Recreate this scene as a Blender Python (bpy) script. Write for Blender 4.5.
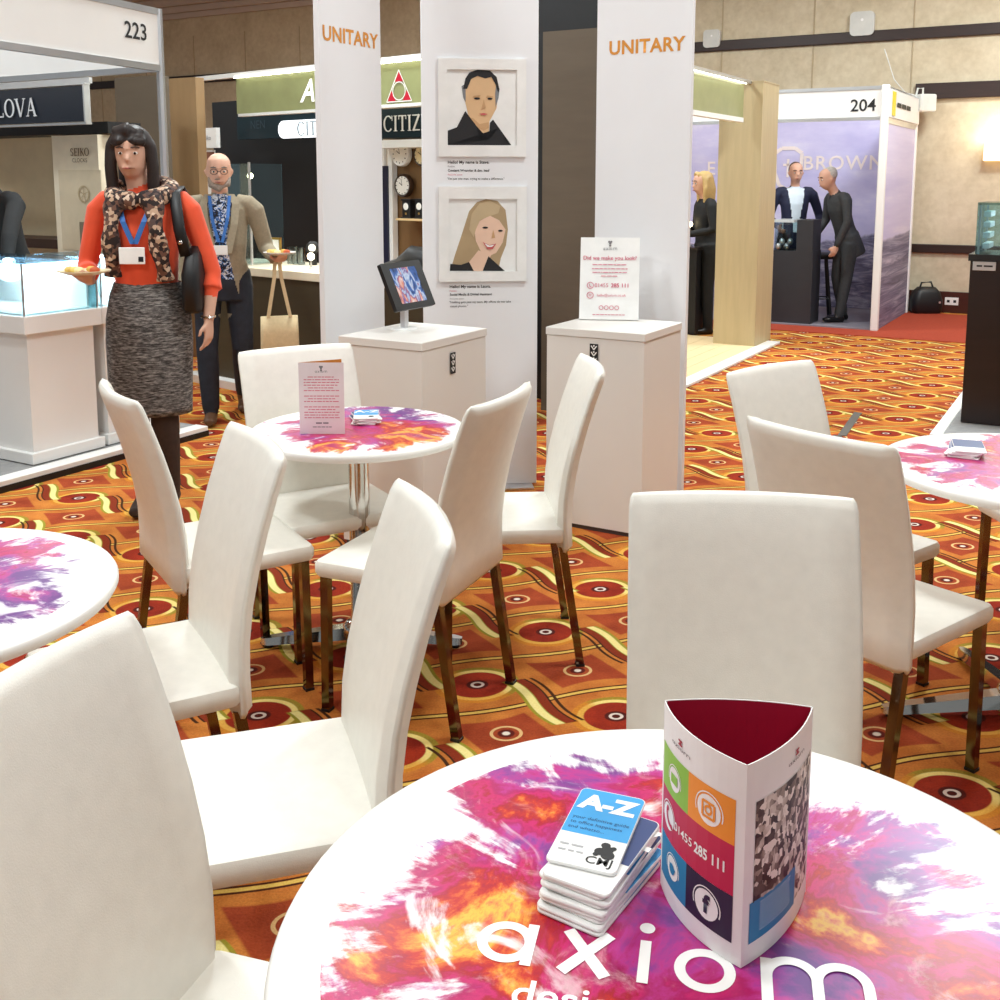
import bpy, bmesh, math, random
import numpy as np
from mathutils import Vector, Matrix
random.seed(7)
for o in list(bpy.data.objects): bpy.data.objects.remove(o)
scn = bpy.context.scene
COL = scn.collection

# ------------------------------------------------------------------ camera
F_PX, CX, CY, CAM_H = 1077.0, 500.0, 333.0, 1.55
PITCH = math.atan2(CY - 180.0, F_PX)
cam = bpy.data.cameras.new('camera')
cam.sensor_width = 36.0; cam.sensor_fit = 'HORIZONTAL'
cam.lens = F_PX / 1000.0 * 36.0
cam.shift_y = -(500.0 - CY) / 1000.0
cam.clip_start = 0.02; cam.clip_end = 200
camo = bpy.data.objects.new('camera', cam); COL.objects.link(camo)
camo.location = (0, 0, CAM_H); camo.rotation_euler = (math.pi / 2 - PITCH, 0, 0)
scn.camera = camo

# ------------------------------------------------------------------ view + world + lights
vs = scn.view_settings
vs.view_transform = 'Standard'; vs.look = 'None'; vs.exposure = -0.12; vs.gamma = 1.0; vs.use_curve_mapping = False
w = bpy.data.worlds.new('hall_ambient'); scn.world = w; w.use_nodes = True
w.node_tree.nodes['Background'].inputs[0].default_value = (0.88, 0.96, 0.98, 1)
w.node_tree.nodes['Background'].inputs[1].default_value = 0.30
CEIL = 4.75
LAMPS = [(-2.2, 0.4), (2.2, -0.6), (-2.6, 3.6), (1.6, 3.4), (-1.4, 7.2), (3.2, 6.8), (0.6, 10.4), (5.0, 9.6), (-5.0, 6.5), (-4.5, 11.5)]
LAMP_W = (128, 66, 106, 108, 145, 165, 175, 215, 120, 140)
for i, (lx, ly) in enumerate(LAMPS):
    l = bpy.data.lights.new('ceiling_lamp', 'AREA'); l.shape = 'DISK'; l.size = 0.9
    l.energy = LAMP_W[i]
    l.color = (0.87, 0.96, 0.98)
    lo = bpy.data.objects.new('ceiling_lamp', l); COL.objects.link(lo); lo.location = (lx, ly, CEIL - 0.06)

# ------------------------------------------------------------------ pixel helpers
_fw = np.array([0, math.cos(PITCH), -math.sin(PITCH)]); _up = np.array([0, math.sin(PITCH), math.cos(PITCH)])
def ray(x, y): return _fw + np.array([1., 0, 0]) * (x - CX) / F_PX - _up * (y - CY) / F_PX
def G(x, y, z=0.0):
    r = ray(x, y); t = (z - CAM_H) / r[2]; return Vector((r[0] * t, r[1] * t, z))
def DP(x, y, d):
    r = ray(x, y); t = d / r[1]; return Vector((r[0] * t, d, CAM_H + r[2] * t))
def HV(x, y, P, d):
    """pixel ray against the vertical plane through P along ground direction d"""
    r = ray(x, y); n = (-d[1], d[0]); t = (P[0] * n[0] + P[1] * n[1]) / (r[0] * n[0] + r[1] * n[1])
    return Vector((r[0] * t, r[1] * t, CAM_H + r[2] * t))
U2 = Vector((0.867, -0.498)); V2 = Vector((0.498, 0.867))      # the hall's own axes
HALL_ROT = math.atan2(U2.y, U2.x)

# ------------------------------------------------------------------ materials
def lin(c):
    out = []
    for v in c:
        v = v / 255.0
        out.append(v / 12.92 if v <= 0.04045 else ((v + 0.055) / 1.055) ** 2.4)
    return (*out, 1.0)
class NT:
    """small node-expression helper"""
    def __init__(s, m): s.t = m.node_tree; s.n = s.t.nodes; s.l = s.t.links
    def node(s, k, **kw):
        n = s.n.new(k)
        for a, b in kw.items(): setattr(n, a, b)
        return n
    def put(s, sock, v):
        if isinstance(v, bpy.types.NodeSocket): s.l.new(v, sock)
        else: sock.default_value = v
    def m(s, op, a, b=0.0, c=0.0, clamp=False):
        n = s.node('ShaderNodeMath', operation=op, use_clamp=clamp)
        s.put(n.inputs[0], a); s.put(n.inputs[1], b); s.put(n.inputs[2], c); return n.outputs[0]
    def mix(s, f, a, b, mode='MIX'):
        n = s.node('ShaderNodeMix', data_type='RGBA', blend_type=mode)
        s.put(n.inputs[0], f); s.put(n.inputs[6], a); s.put(n.inputs[7], b); return n.outputs[2]
    def step(s, x, lo, hi):
        n = s.node('ShaderNodeMapRange', interpolation_type='SMOOTHSTEP', clamp=True)
        s.put(n.inputs[0], x); n.inputs[1].default_value = lo; n.inputs[2].default_value = hi
        n.inputs[3].default_value = 0; n.inputs[4].default_value = 1; return n.outputs[0]
    def noise(s, vec, scale, detail=3, rough=.55, dist=0.0):
        n = s.node('ShaderNodeTexNoise'); s.put(n.inputs['Vector'], vec)
        n.inputs['Scale'].default_value = scale; n.inputs['Detail'].default_value = detail
        n.inputs['Roughness'].default_value = rough; n.inputs['Distortion'].default_value = dist; return n.outputs['Fac']
    def ramp(s, x, stops, interp='LINEAR'):
        n = s.node('ShaderNodeValToRGB'); cr = n.color_ramp; cr.interpolation = interp
        while len(cr.elements) < len(stops): cr.elements.new(0.5)
        for e, (p, c) in zip(cr.elements, stops): e.position = p; e.color = c
        s.put(n.inputs[0], x); return n.outputs[0]
    def xyz(s, v):
        n = s.node('ShaderNodeSeparateXYZ'); s.put(n.inputs[0], v); return n.outputs
    def comb(s, x, y, z):
        n = s.node('ShaderNodeCombineXYZ'); s.put(n.inputs[0], x); s.put(n.inputs[1], y); s.put(n.inputs[2], z); return n.outputs[0]
    def obj(s): return s.node('ShaderNodeTexCoord').outputs['Object']
    def bsdf(s): return s.n['Principled BSDF']
    def bump(s, h, strength, dist=.01):
        n = s.node('ShaderNodeBump'); n.inputs['Strength'].default_value = strength; n.inputs['Distance'].default_value = dist
        s.put(n.inputs['Height'], h); s.put(s.bsdf().inputs['Normal'], n.outputs[0])
_M = {}
def M(name, rgb=(200, 200, 200), rough=.5, metal=0.0, ns=8.0, na=.06, bump=0.0, bs=60, spec=.5, emit=None, es=0.0, alpha=1.0, trans=0.0, stretch=None, sheen=0):
    """procedural material: base colour broken up by noise"""
    if name in _M: return _M[name]
    m = bpy.data.materials.new(name); m.use_nodes = True; _M[name] = m
    t = NT(m); b = t.bsdf()
    co = t.obj()
    if stretch:
        mp = t.node('ShaderNodeMapping'); mp.inputs['Scale'].default_value = stretch; t.put(mp.inputs[0], co); co = mp.outputs[0]
    c = lin(rgb)
    lo = tuple(v * (1 - na) for v in c[:3]) + (1,); hi = tuple(min(1, v * (1 + na)) for v in c[:3]) + (1,)
    f = t.noise(co, ns, 4)
    t.put(b.inputs['Base Color'], t.ramp(f, [(0.3, lo), (0.7, hi)]))
    b.inputs['Roughness'].default_value = rough; b.inputs['Metallic'].default_value = metal
    b.inputs['Specular IOR Level'].default_value = spec; b.inputs['Alpha'].default_value = alpha
    b.inputs['Transmission Weight'].default_value = trans
    if sheen: b.inputs['Sheen Weight'].default_value = sheen
    if emit: b.inputs['Emission Color'].default_value = lin(emit); b.inputs['Emission Strength'].default_value = es
    if bump: t.bump(t.noise(co, bs, 3), bump, .004)
    return m
def M_custom(name, fn, rough=.5, **kw):
    if name in _M: return _M[name]
    m = bpy.data.materials.new(name); m.use_nodes = True; _M[name] = m
    t = NT(m); t.bsdf().inputs['Roughness'].default_value = rough
    fn(t); return m
def M_glass(name, tint=(225, 240, 242), a=.16):
    if name in _M: return _M[name]
    m = bpy.data.materials.new(name); m.use_nodes = True; _M[name] = m; t = NT(m)
    out = t.n['Material Output']; tr = t.node('ShaderNodeBsdfTransparent'); gl = t.node('ShaderNodeBsdfGlossy'); gl.inputs['Roughness'].default_value = .03
    nz = t.noise(t.obj(), 3.0); t.put(tr.inputs[0], t.ramp(nz, [(0, lin(tint)), (1, lin(tuple(min(255, v + 8) for v in tint)))]))
    fr = t.node('ShaderNodeFresnel'); fr.inputs[0].default_value = 1.45
    mx = t.node('ShaderNodeMixShader'); t.put(mx.inputs[0], t.m('ADD', t.m('MULTIPLY', fr.outputs[0], .6), a * .25))
    t.l.new(tr.outputs[0], mx.inputs[1]); t.l.new(gl.outputs[0], mx.inputs[2]); t.l.new(mx.outputs[0], out.inputs[0])
    return m

# ------------------------------------------------------------------ mesh helpers
def new_bm(): return bmesh.new()
def box(bm, c, s, rz=0.0, bev=0.0, seg=2):
    r = bmesh.ops.create_cube(bm, size=1.0)['verts']
    mt = Matrix.Translation(c) @ Matrix.Rotation(rz, 4, 'Z') @ Matrix.Diagonal((*s, 1))
    bmesh.ops.transform(bm, matrix=mt, verts=r)
    if bev:
        es = list({e for v in r for e in v.link_edges})
        bmesh.ops.bevel(bm, geom=es, offset=bev, segments=seg, affect='EDGES', profile=.5)
    return bm
def cyl(bm, c, r, h, seg=24, r2=None, axis='Z', rot=None):
    v = bmesh.ops.create_cone(bm, cap_ends=True, segments=seg, radius1=r, radius2=r if r2 is None else r2, depth=h)['verts']
    R = Matrix.Identity(4)
    if axis == 'X': R = Matrix.Rotation(math.pi / 2, 4, 'Y')
    if axis == 'Y': R = Matrix.Rotation(math.pi / 2, 4, 'X')
    if rot is not None: R = rot @ R
    bmesh.ops.transform(bm, matrix=Matrix.Translation(c) @ R, verts=v); return bm
def ball(bm, c, s, seg=16, rings=10):
    v = bmesh.ops.create_uvsphere(bm, u_segments=seg, v_segments=rings, radius=1.0)['verts']
    if isinstance(s, (int, float)): s = (s, s, s)
    bmesh.ops.transform(bm, matrix=Matrix.Translation(c) @ Matrix.Diagonal((*s, 1)), verts=v); return bm
def loft(bm, rings, cap=True, closed=True):
    vs_ = [[bm.verts.new(p) for p in r] for r in rings]
    n = len(rings[0])
    for a, b in zip(vs_, vs_[1:]):
        for i in range(n if closed else n - 1):
            j = (i + 1) % n; bm.faces.new((a[i], a[j], b[j], b[i]))
    if cap: bm.faces.new(list(reversed(vs_[0]))); bm.faces.new(vs_[-1])
    return bm
def tube(bm, pts, r, seg=12, ref=(1, 0, 0)):
    """pts path; r number, list of numbers or list of (rx, ry)"""
    P = [Vector(p) for p in pts]; n = len(P); rings = []
    for i in range(n):
        t = (P[min(i + 1, n - 1)] - P[max(i - 1, 0)]).normalized()
        a = Vector(ref) - t * Vector(ref).dot(t)
        if a.length < .15: a = Vector((0, 1, 0)) - t * t.y
        if a.length < .15: a = Vector((0, 0, 1)) - t * t.z
        a.normalize(); b = t.cross(a)
        q = r[i] if isinstance(r, (list, tuple)) else r
        rx, ry = q if isinstance(q, (list, tuple)) else (q, q)
        rings.append([P[i] + a * (math.cos(k * 2 * math.pi / seg) * rx) + b * (math.sin(k * 2 * math.pi / seg) * ry) for k in range(seg)])
    return loft(bm, rings)
def lathe(bm, prof, seg=48, c=(0, 0, 0)):
    rings = [[Vector((c[0] + r * math.cos(2 * math.pi * k / seg), c[1] + r * math.sin(2 * math.pi * k / seg), c[2] + z)) for k in range(seg)] for r, z in prof]
    return loft(bm, rings)
def poly(bm, pts, z0=0.0, z1=None):
    """flat polygon (x,y) at z0, or a prism up to z1"""
    v = [bm.verts.new((p[0], p[1], z0)) for p in pts]; f = bm.faces.new(v)
    if z1 is not None:
        r = bmesh.ops.extrude_face_region(bm, geom=[f]); bmesh.ops.translate(bm, vec=(0, 0, z1 - z0), verts=[e for e in r['geom'] if isinstance(e, bmesh.types.BMVert)])
    return bm
def xform(bm, mt): bmesh.ops.transform(bm, matrix=mt, verts=bm.verts); return bm
def frame(o, right, up):
    r = Vector(right).normalized(); u = Vector(up).normalized(); n = r.cross(u)
    m = Matrix.Identity(4)
    for i, a in enumerate((r, u, n)):
        for k in range(3): m[k][i] = a[k]
    return Matrix.Translation(o) @ m
def part(name, bm, mat, parent=None, smooth=False, label=None):
    bmesh.ops.recalc_face_normals(bm, faces=bm.faces)
    me = bpy.data.meshes.new(name); bm.to_mesh(me); bm.free()
    for m in (mat if isinstance(mat, (list, tuple)) else [mat]): me.materials.append(m)
    if smooth:
        for p in me.polygons: p.use_smooth = True
        if smooth != 'all': me.set_sharp_from_angle(angle=math.radians(42))
    o = bpy.data.objects.new(name, me); COL.objects.link(o)
    if parent: o.parent = parent
    if label: o['label'] = label
    return o
def tag(o, label, cat, group=None):
    o['label'] = label; o['category'] = cat
    if group: o['group'] = group
    return o
def thing(name, label, cat, loc=(0, 0, 0), rz=0.0, group=None):
    o = bpy.data.objects.new(name, None); o.empty_display_size = .1; COL.objects.link(o)
    o.location = loc; o.rotation_euler = (0, 0, rz); return tag(o, label, cat, group)
def struct(o): o['kind'] = 'structure'; return o
def copy_tree(o, parent=None):
    c = o.copy(); COL.objects.link(c)
    if parent: c.parent = parent
    for ch in list(o.children): copy_tree(ch, c)
    return c
_T = {}
def text_bm(s, size, bold=0.0, shear=0.0, align='CENTER', spacing=1.0):
    key = (s, size, bold, shear, align, spacing)
    if key not in _T:
        cu = bpy.data.curves.new('t', 'FONT'); cu.body = s; cu.size = size; cu.offset = bold * size; cu.shear = shear
        cu.align_x = align; cu.align_y = 'CENTER'; cu.resolution_u = 3; cu.space_character = spacing
        ob = bpy.data.objects.new('t', cu); COL.objects.link(ob)
        dg = bpy.context.evaluated_depsgraph_get(); me = bpy.data.meshes.new_from_object(ob.evaluated_get(dg))
        bpy.data.objects.remove(ob); bpy.data.curves.remove(cu); _T[key] = me
    bm = new_bm(); bm.from_mesh(_T[key]); return bm
def put_text(name, s, size, o, right, up, mat, parent=None, **kw):
    bm = text_bm(s, size, **kw); xform(bm, frame(o, right, up)); return part(name, bm, mat, parent)
def dashes(bm, cx, y, width, h, seed, align=0):
    """one line of print too small to read: word-long bars"""
    rr = random.Random(seed); x = cx - width / 2
    while x < cx + width / 2 - h:
        wd = min(rr.uniform(1.2, 4.5) * h, cx + width / 2 - x)
        poly(bm, [(x, y - h * .32), (x + wd, y - h * .32), (x + wd, y + h * .32), (x, y + h * .32)]); x += wd + h * .55
    return bm
def rrect(w, h, r, n=5, cx=0, cy=0):
    out = []
    for sx, sy, a0 in ((1, 1, 0), (-1, 1, 90), (-1, -1, 180), (1, -1, 270)):
        for k in range(n + 1):
            a = math.radians(a0 + 90 * k / n); out.append((cx + sx * (w / 2 - r) + r * math.cos(a), cy + sy * (h / 2 - r) + r * math.sin(a)))
    return out
def disc(bm, cx, cy, r, n=24, r0=0.0, z=0.0, sx=1.0):
    if r0 <= 0: return poly(bm, [(cx + sx * r * math.cos(2 * math.pi * k / n), cy + r * math.sin(2 * math.pi * k / n)) for k in range(n)], z)
    a = [bm.verts.new((cx + sx * r * math.cos(2 * math.pi * k / n), cy + r * math.sin(2 * math.pi * k / n), z)) for k in range(n)]
    b = [bm.verts.new((cx + sx * r0 * math.cos(2 * math.pi * k / n), cy + r0 * math.sin(2 * math.pi * k / n), z)) for k in range(n)]
    for k in range(n): j = (k + 1) % n; bm.faces.new((a[k], a[j], b[j], b[k]))
    return bm
def quad(bm, pts): bm.faces.new([bm.verts.new(p) for p in pts]); return bm
def arc(bm, cx, cy, r0, r1, a0, a1, n=16):
    A = [math.radians(a0 + (a1 - a0) * k / n) for k in range(n + 1)]
    for p, q in zip(A, A[1:]):
        quad(bm, [(cx + r0 * math.cos(p), cy + r0 * math.sin(p), 0), (cx + r1 * math.cos(p), cy + r1 * math.sin(p), 0), (cx + r1 * math.cos(q), cy + r1 * math.sin(q), 0), (cx + r0 * math.cos(q), cy + r0 * math.sin(q), 0)])
    return bm
def seg2(bm, x0, y0, x1, y1, w):
    d = Vector((x1 - x0, y1 - y0)).normalized(); n = Vector((-d.y, d.x)) * w / 2
    quad(bm, [(x0 - n.x, y0 - n.y, 0), (x1 - n.x, y1 - n.y, 0), (x1 + n.x, y1 + n.y, 0), (x0 + n.x, y0 + n.y, 0)]); return bm

WHITE_PVC = M('white_leatherette', (236, 233, 224), .42, ns=30, na=.03, bump=.12, bs=420)
WHITE_LAM = M('white_laminate', (240, 239, 236), .3, ns=3, na=.015)
WHITE_PANEL = M('white_panel', (236, 237, 240), .55, ns=2, na=.02)
CHROME = M('chrome', (205, 202, 198), .09, 1.0, ns=5, na=.05)
LEGMETAL = M('dark_chrome_leg', (112, 100, 90), .12, 1.0, ns=9, na=.12)
ALU = M('aluminium', (214, 216, 220), .32, .85, ns=6, na=.04)
BLACK = M('matt_black', (16, 16, 19), .5, ns=12, na=.2)
GLASS = M_glass('clear_glass')
TEXTBLK = M('black_print', (24, 24, 26), .6)
TEXTGREY = M('grey_print', (120, 118, 122), .6)
TEXTPINK = M('pink_print', (206, 96, 122), .6)
GOLD = M('gold_print', (222, 150, 62), .45, .25, ns=40, na=.12)
WHITE_INK = M('white_ink', (246, 245, 243), .4)
CRIMSON = M('crimson_card', (168, 12, 52), .55)
BLUECARD = M('blue_card', (58, 158, 220), .4)
CARDWHITE = M('white_card', (240, 240, 238), .45)

# ------------------------------------------------------------------ carpet, walls, ceiling
def carpet(t):
    x, y, _ = t.xyz(t.obj())
    wob = t.m('MULTIPLY', t.m('SUBTRACT', t.noise(t.obj(), 1.6, 2), .5), .10)
    e1 = (.956, .293); e2 = (-.293, .956)
    dx = t.m('SUBTRACT', x, .156); dy = t.m('SUBTRACT', y, 3.548)
    u = t.m('ADD', t.m('DIVIDE', t.m('ADD', t.m('MULTIPLY', dx, e1[0]), t.m('MULTIPLY', dy, e1[1])), .333), 1.5)
    v = t.m('ADD', t.m('DIVIDE', t.m('ADD', t.m('MULTIPLY', dx, e2[0]), t.m('MULTIPLY', dy, e2[1])), .310), .5)
    u = t.m('ADD', u, wob)
    su = t.m('SINE', t.m('MULTIPLY', u, math.pi)); sv = t.m('SINE', t.m('MULTIPLY', v, math.pi))
    kv = t.m('SUBTRACT', v, t.m('ROUND', v)); ku = t.m('SUBTRACT', u, t.m('ROUND', u))
    flare = t.m('MULTIPLY', t.m('POWER', t.m('ABSOLUTE', kv), 2.6), t.m('SIGN', kv))
    A0 = t.m('ADD', ku, t.m('MULTIPLY', flare, .62))
    B = t.m('DIVIDE', t.m('SUBTRACT', sv, t.m('MULTIPLY', su, .16)), math.pi)      # flatter cross lines
    cu = t.m('COSINE', t.m('MULTIPLY', u, math.pi)); cv = t.m('COSINE', t.m('MULTIPLY', v, math.pi))
    par = t.step(t.m('MULTIPLY', cu, cv), .015, .09)                               # an S at every other crossing
    dia = t.step(t.m('MULTIPLY', su, sv), -.0005, .0005)
    A = t.m('MULTIPLY', A0, t.m('SIGN', cu)); aB = t.m('ABSOLUTE', B)
    nz = t.noise(t.obj(), 9, 3)
    gold = t.ramp(nz, [(.3, lin((172, 94, 40))), (.7, lin((200, 126, 56)))])
    red = t.ramp(nz, [(.3, lin((138, 54, 30))), (.7, lin((166, 72, 38)))])
    aSu = t.m('ABSOLUTE', su); aSv = t.m('ABSOLUTE', sv)
    fu = t.m('SUBTRACT', t.m('FRACT', u), .5); fv = t.m('SUBTRACT', t.m('FRACT', v), .5)
    sk = t.m('ABSOLUTE', t.m('ADD', fu, t.m('MULTIPLY', fv, .26)))
    pinch = t.m('MULTIPLY', t.m('POWER', sk, 2.0), .55)
    base = t.mix(t.m('MULTIPLY', dia, t.m('MULTIPLY', t.m('SUBTRACT', 1.0, t.step(sk, .33, .36)), t.m('SUBTRACT', 1.0, t.step(t.m('SUBTRACT', t.m('ABSOLUTE', fv), pinch), .24, .27)))), gold, red)
    def ell(rx, ry): return t.m('SQRT', t.m('ADD', t.m('POWER', t.m('DIVIDE', fu, rx), 2.0), t.m('POWER', t.m('DIVIDE', fv, ry), 2.0)))
    E1 = ell(.29, .27)
    notdia = t.m('SUBTRACT', 1.0, dia)
    def over(base, mask, col): return t.mix(mask, base, col)
    def inside(e, r): return t.m('SUBTRACT', 1.0, t.step(e, r - .03, r + .03))
    def band(e, a, b): return t.m('MULTIPLY', t.step(e, a - .012, a + .012), t.m('SUBTRACT', 1.0, t.step(e, b - .012, b + .012)))
    half = t.step(t.m('ADD', fu, t.m('MULTIPLY', fv, .6)), -.02, .16)
    c = over(base, t.m('MULTIPLY', notdia, inside(E1, 1.40)), t.mix(half, lin((196, 124, 42)), lin((150, 128, 44))))
    c = over(c, t.m('MULTIPLY', notdia, inside(E1, 1.20)), t.mix(half, lin((214, 160, 70)), lin((232, 208, 126))))
    c = over(c, t.m('MULTIPLY', notdia, inside(E1, 1.0)), t.ramp(nz, [(.3, lin((120, 30, 18))), (.7, lin((156, 48, 24)))]))
    c = over(c, t.m('MULTIPLY', notdia, inside(E1, .36)), lin((78, 24, 18)))
    c = over(c, t.m('MULTIPLY', notdia, band(E1, .13, .23)), lin((214, 196, 184)))
    c = over(c, t.m('MULTIPLY', dia, band(E1, .40, .50)), lin((216, 176, 120)))
    c = over(c, t.m('MULTIPLY', dia, inside(E1, .26)), lin((90, 28, 20)))
    c = over(c, t.m('MULTIPLY', dia, inside(E1, .12)), lin((226, 212, 196)))
    # cross lines: thin black line, cream stroke on one side
    c = over(c, t.m('SUBTRACT', 1.0, t.step(t.m('ABSOLUTE', t.m('SUBTRACT', aB, .034)), .008, .014)), lin((70, 36, 16)))
    c = over(c, t.m('SUBTRACT', 1.0, t.step(aB, .016, .024)), lin((214, 178, 88)))
    # S lines: dark red strip, black outline, olive edge, cream body
    def S(off, wd): return t.m('MULTIPLY', par, t.m('SUBTRACT', 1.0, t.step(t.m('ABSOLUTE', t.m('SUBTRACT', A, off)), wd, wd + .012)))
    c = over(c, S(.020, .072), lin((52, 30, 14)))
    c = over(c, S(.016, .050), lin((128, 46, 22)))
    c = over(c, S(-.110, .010), lin((64, 36, 16)))
    c = over(c, S(.112, .056), lin((146, 136, 44)))
    c = over(c, S(.100, .034), lin((230, 214, 140)))
    fine = t.noise(t.obj(), 160, 2)
    c = t.mix(.22, c, t.ramp(fine, [(.25, (.12, .12, .12, 1)), (.75, (.95, .95, .95, 1))]), 'OVERLAY')
    t.put(t.bsdf().inputs['Base Color'], c); t.bsdf().inputs['Specular IOR Level'].default_value = .15
    t.bump(fine, .5, .004)
CARPET = M_custom('ogee_carpet', carpet, .95)
bm = new_bm(); poly(bm, [(-14, -5), (12, -5), (12, 24), (-14, 24)]); fl = struct(part('floor', bm, CARPET)); fl['label'] = 'orange, gold and dark red ogee patterned carpet'

W0 = Vector((2.56, 14.2))
def HL(o, u, v, z=0.0): p = Vector(o) + U2 * u + V2 * v; return Vector((p.x, p.y, z))
def wallmat(t):
    o = t.obj(); n1 = t.noise(o, 2.2, 5, .6, .4); n2 = t.noise(o, 14, 3)
    t.put(t.bsdf().inputs['Base Color'], t.mix(.35, t.ramp(n1, [(.3, lin((196, 180, 150))), (.7, lin((224, 211, 183)))]), t.ramp(n2, [(.3, lin((188, 172, 142))), (.7, lin((226, 214, 188)))])))
WALL = M_custom('cream_wallpaper', wallmat, .8)
DARKWOOD = M('dark_wood_rail', (44, 24, 18), .45, ns=4, na=.2, stretch=(1, 1, 14))
REDWOOD = M('mahogany_skirting', (66, 26, 16), .4, ns=4, na=.2, stretch=(1, 1, 10))
MOULD = M('cornice_plaster', (206, 192, 182), .7, ns=3, na=.03)
WLEN = 30.0
def wall_box(u, v, z0, z1, su, sv, bev=0):
    bm = new_bm(); box(bm, HL(W0, u, v, (z0 + z1) / 2), (su, sv, z1 - z0), HALL_ROT, bev); return bm
wb = struct(part('wall_back', wall_box(-4, .1, 0, CEIL, WLEN, .2), WALL))
struct(part('baseboard_back', wall_box(-4, -.02, 0, .25, WLEN, .03, .005), REDWOOD))
struct(part('trim_1', wall_box(-4, -.02, .70, .80, WLEN, .04, .008), DARKWOOD))
struct(part('trim_2', wall_box(-4, -.02, 3.17, 3.30, WLEN, .04, .008), DARKWOOD))
t3 = (Vector(HV(916, 95, W0, U2)[:2]) - W0).dot(U2); struct(part('trim_3', wall_box(t3 + 3.0, -.03, 2.48, 2.66, 6.0, .06, .008), DARKWOOD))
bm = new_bm()
for (dv, z0, z1) in ((.06, 4.24, 4.33), (.12, 4.33, 4.43), (.20, 4.43, 4.56), (.30, 4.56, 4.75)):
    box(bm, HL(W0, -4, -dv / 2, (z0 + z1) / 2), (WLEN, dv, z1 - z0), HALL_ROT, .01)
struct(part('trim_4', bm, MOULD))
bm = new_bm()
for i in range(-12, 9): box(bm, HL(W0, i * 1.15 + .3, -.004, 2.0), (.012, .012, 3.9), HALL_ROT)
struct(part('trim_5', bm, M('wall_seam', (186, 168, 138), .8)))
bm = new_bm(); box(bm, (-1, 9, CEIL + .1), (28, 32, .2)); struct(part('ceiling', bm, M('ceiling_paint', (232, 226, 216), .85)))
LAMPGLOW = M('lamp_diffuser', (255, 250, 240), .5, emit=(255, 246, 232), es=3.0)
lt0 = None
CLAB = ['round flush ceiling light over the nearest round table, left', 'round flush ceiling light behind the viewer, right', 'round flush ceiling light above the left aisle',
        'round flush ceiling light above the two plinths', 'round flush ceiling light above the watch booth', 'round flush ceiling light above the wooden platform',
        'round flush ceiling light near the far wall, middle', 'round flush ceiling light near the far wall, right', 'round flush ceiling light above booth 223', 'round flush ceiling light near the far wall, left']
for (lx, ly), lb in zip(LAMPS, CLAB):
    if lt0 is None:
        lt0 = thing('ceiling_light', lb, 'ceiling light', (lx, ly, CEIL), 0, 'round ceiling lights')
        part('ring', lathe(new_bm(), [(.50, 0), (.55, -.02), (.55, -.05), (.47, -.05), (.46, 0)], 40), ALU, lt0, True)
        part('diffuser', lathe(new_bm(), [(.46, -.005), (.46, -.03), (.01, -.035)], 40), LAMPGLOW, lt0, True)
    else:
        c = copy_tree(lt0); c.location = (lx, ly, CEIL); c['label'] = lb

# ------------------------------------------------------------------ round tables with powder-burst print
def splash(R, seed, bias):
    def fn(t):
        o = t.node('ShaderNodeMapping'); t.put(o.inputs[0], t.obj()); o.inputs['Scale'].default_value = (1 / R, 1 / R, 1)
        o = o.outputs[0]; x, y, _ = t.xyz(o)
        r = t.m('MAXIMUM', t.m('SQRT', t.m('ADD', t.m('POWER', x, 2.0), t.m('POWER', y, 2.0))), .02)
        dirv = t.comb(t.m('ADD', t.m('MULTIPLY', t.m('DIVIDE', x, r), 2.6), seed * 3.7), t.m('MULTIPLY', t.m('DIVIDE', y, r), 2.6), t.m('MULTIPLY', r, .9))
        streak = t.noise(dirv, 1.7, 9, .68, .4)
        sh = t.node('ShaderNodeMapping'); t.put(sh.inputs[0], o); sh.inputs['Location'].default_value = (seed * 1.31, seed * .77, seed * 2.1); so = sh.outputs[0]
        f1 = t.noise(so, 1.7, 9, .62, .7); f2 = t.noise(so, 1.7, 10, .62, .8); f3 = t.noise(so, 5.0, 8, .7, .4)
        f4 = t.noise(so, 2.4, 8, .6, 1.4)
        cov = t.m('ADD', t.m('ADD', t.m('MULTIPLY', t.m('SUBTRACT', streak, .5), 1.5), t.m('MULTIPLY', t.m('SUBTRACT', f1, .5), 1.6)), t.m('SUBTRACT', .93, r))
        mask = t.step(cov, -.01, .16)
        hole = t.step(f4, .60, .70)
        hole = t.m('MULTIPLY', hole, t.step(r, .25, .55))
        mask = t.m('MULTIPLY', mask, t.m('SUBTRACT', 1.0, t.m('MULTIPLY', hole, .85)))
        key = t.m('ADD', t.m('ADD', t.m('MULTIPLY', t.m('SUBTRACT', f2, .5), 2.3), t.m('MULTIPLY', t.m('SUBTRACT', f3, .5), .42)),
                  t.m('ADD', .56, t.m('ADD', t.m('MULTIPLY', r, -.36), t.m('MULTIPLY', t.m('ADD', t.m('MULTIPLY', x, bias[0]), t.m('MULTIPLY', y, bias[1])), 1.0))))
        col = t.ramp(key, [(.04, lin((104, 52, 130))), (.15, lin((142, 56, 142))), (.24, lin((184, 50, 136))), (.33, lin((168, 12, 90))), (.41, lin((194, 30, 104))), (.48, lin((164, 12, 44))),
                           (.54, lin((192, 40, 32))), (.60, lin((216, 106, 40))), (.68, lin((234, 184, 72))), (.78, lin((210, 88, 70))), (.92, lin((170, 28, 96)))])
        dark = t.step(f3, .54, .74)
        col = t.mix(t.m('MULTIPLY', dark, .55), col, lin((112, 10, 48)), 'MIX')
        pale = t.step(t.noise(so, 5.0, 10, .74, .6), .55, .72)
        col = t.mix(t.m('MULTIPLY', pale, .45), col, lin((246, 214, 216)))
        c = t.mix(mask, lin((244, 242, 243)), col)
        t.put(t.bsdf().inputs['Base Color'], c)
    return fn
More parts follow.
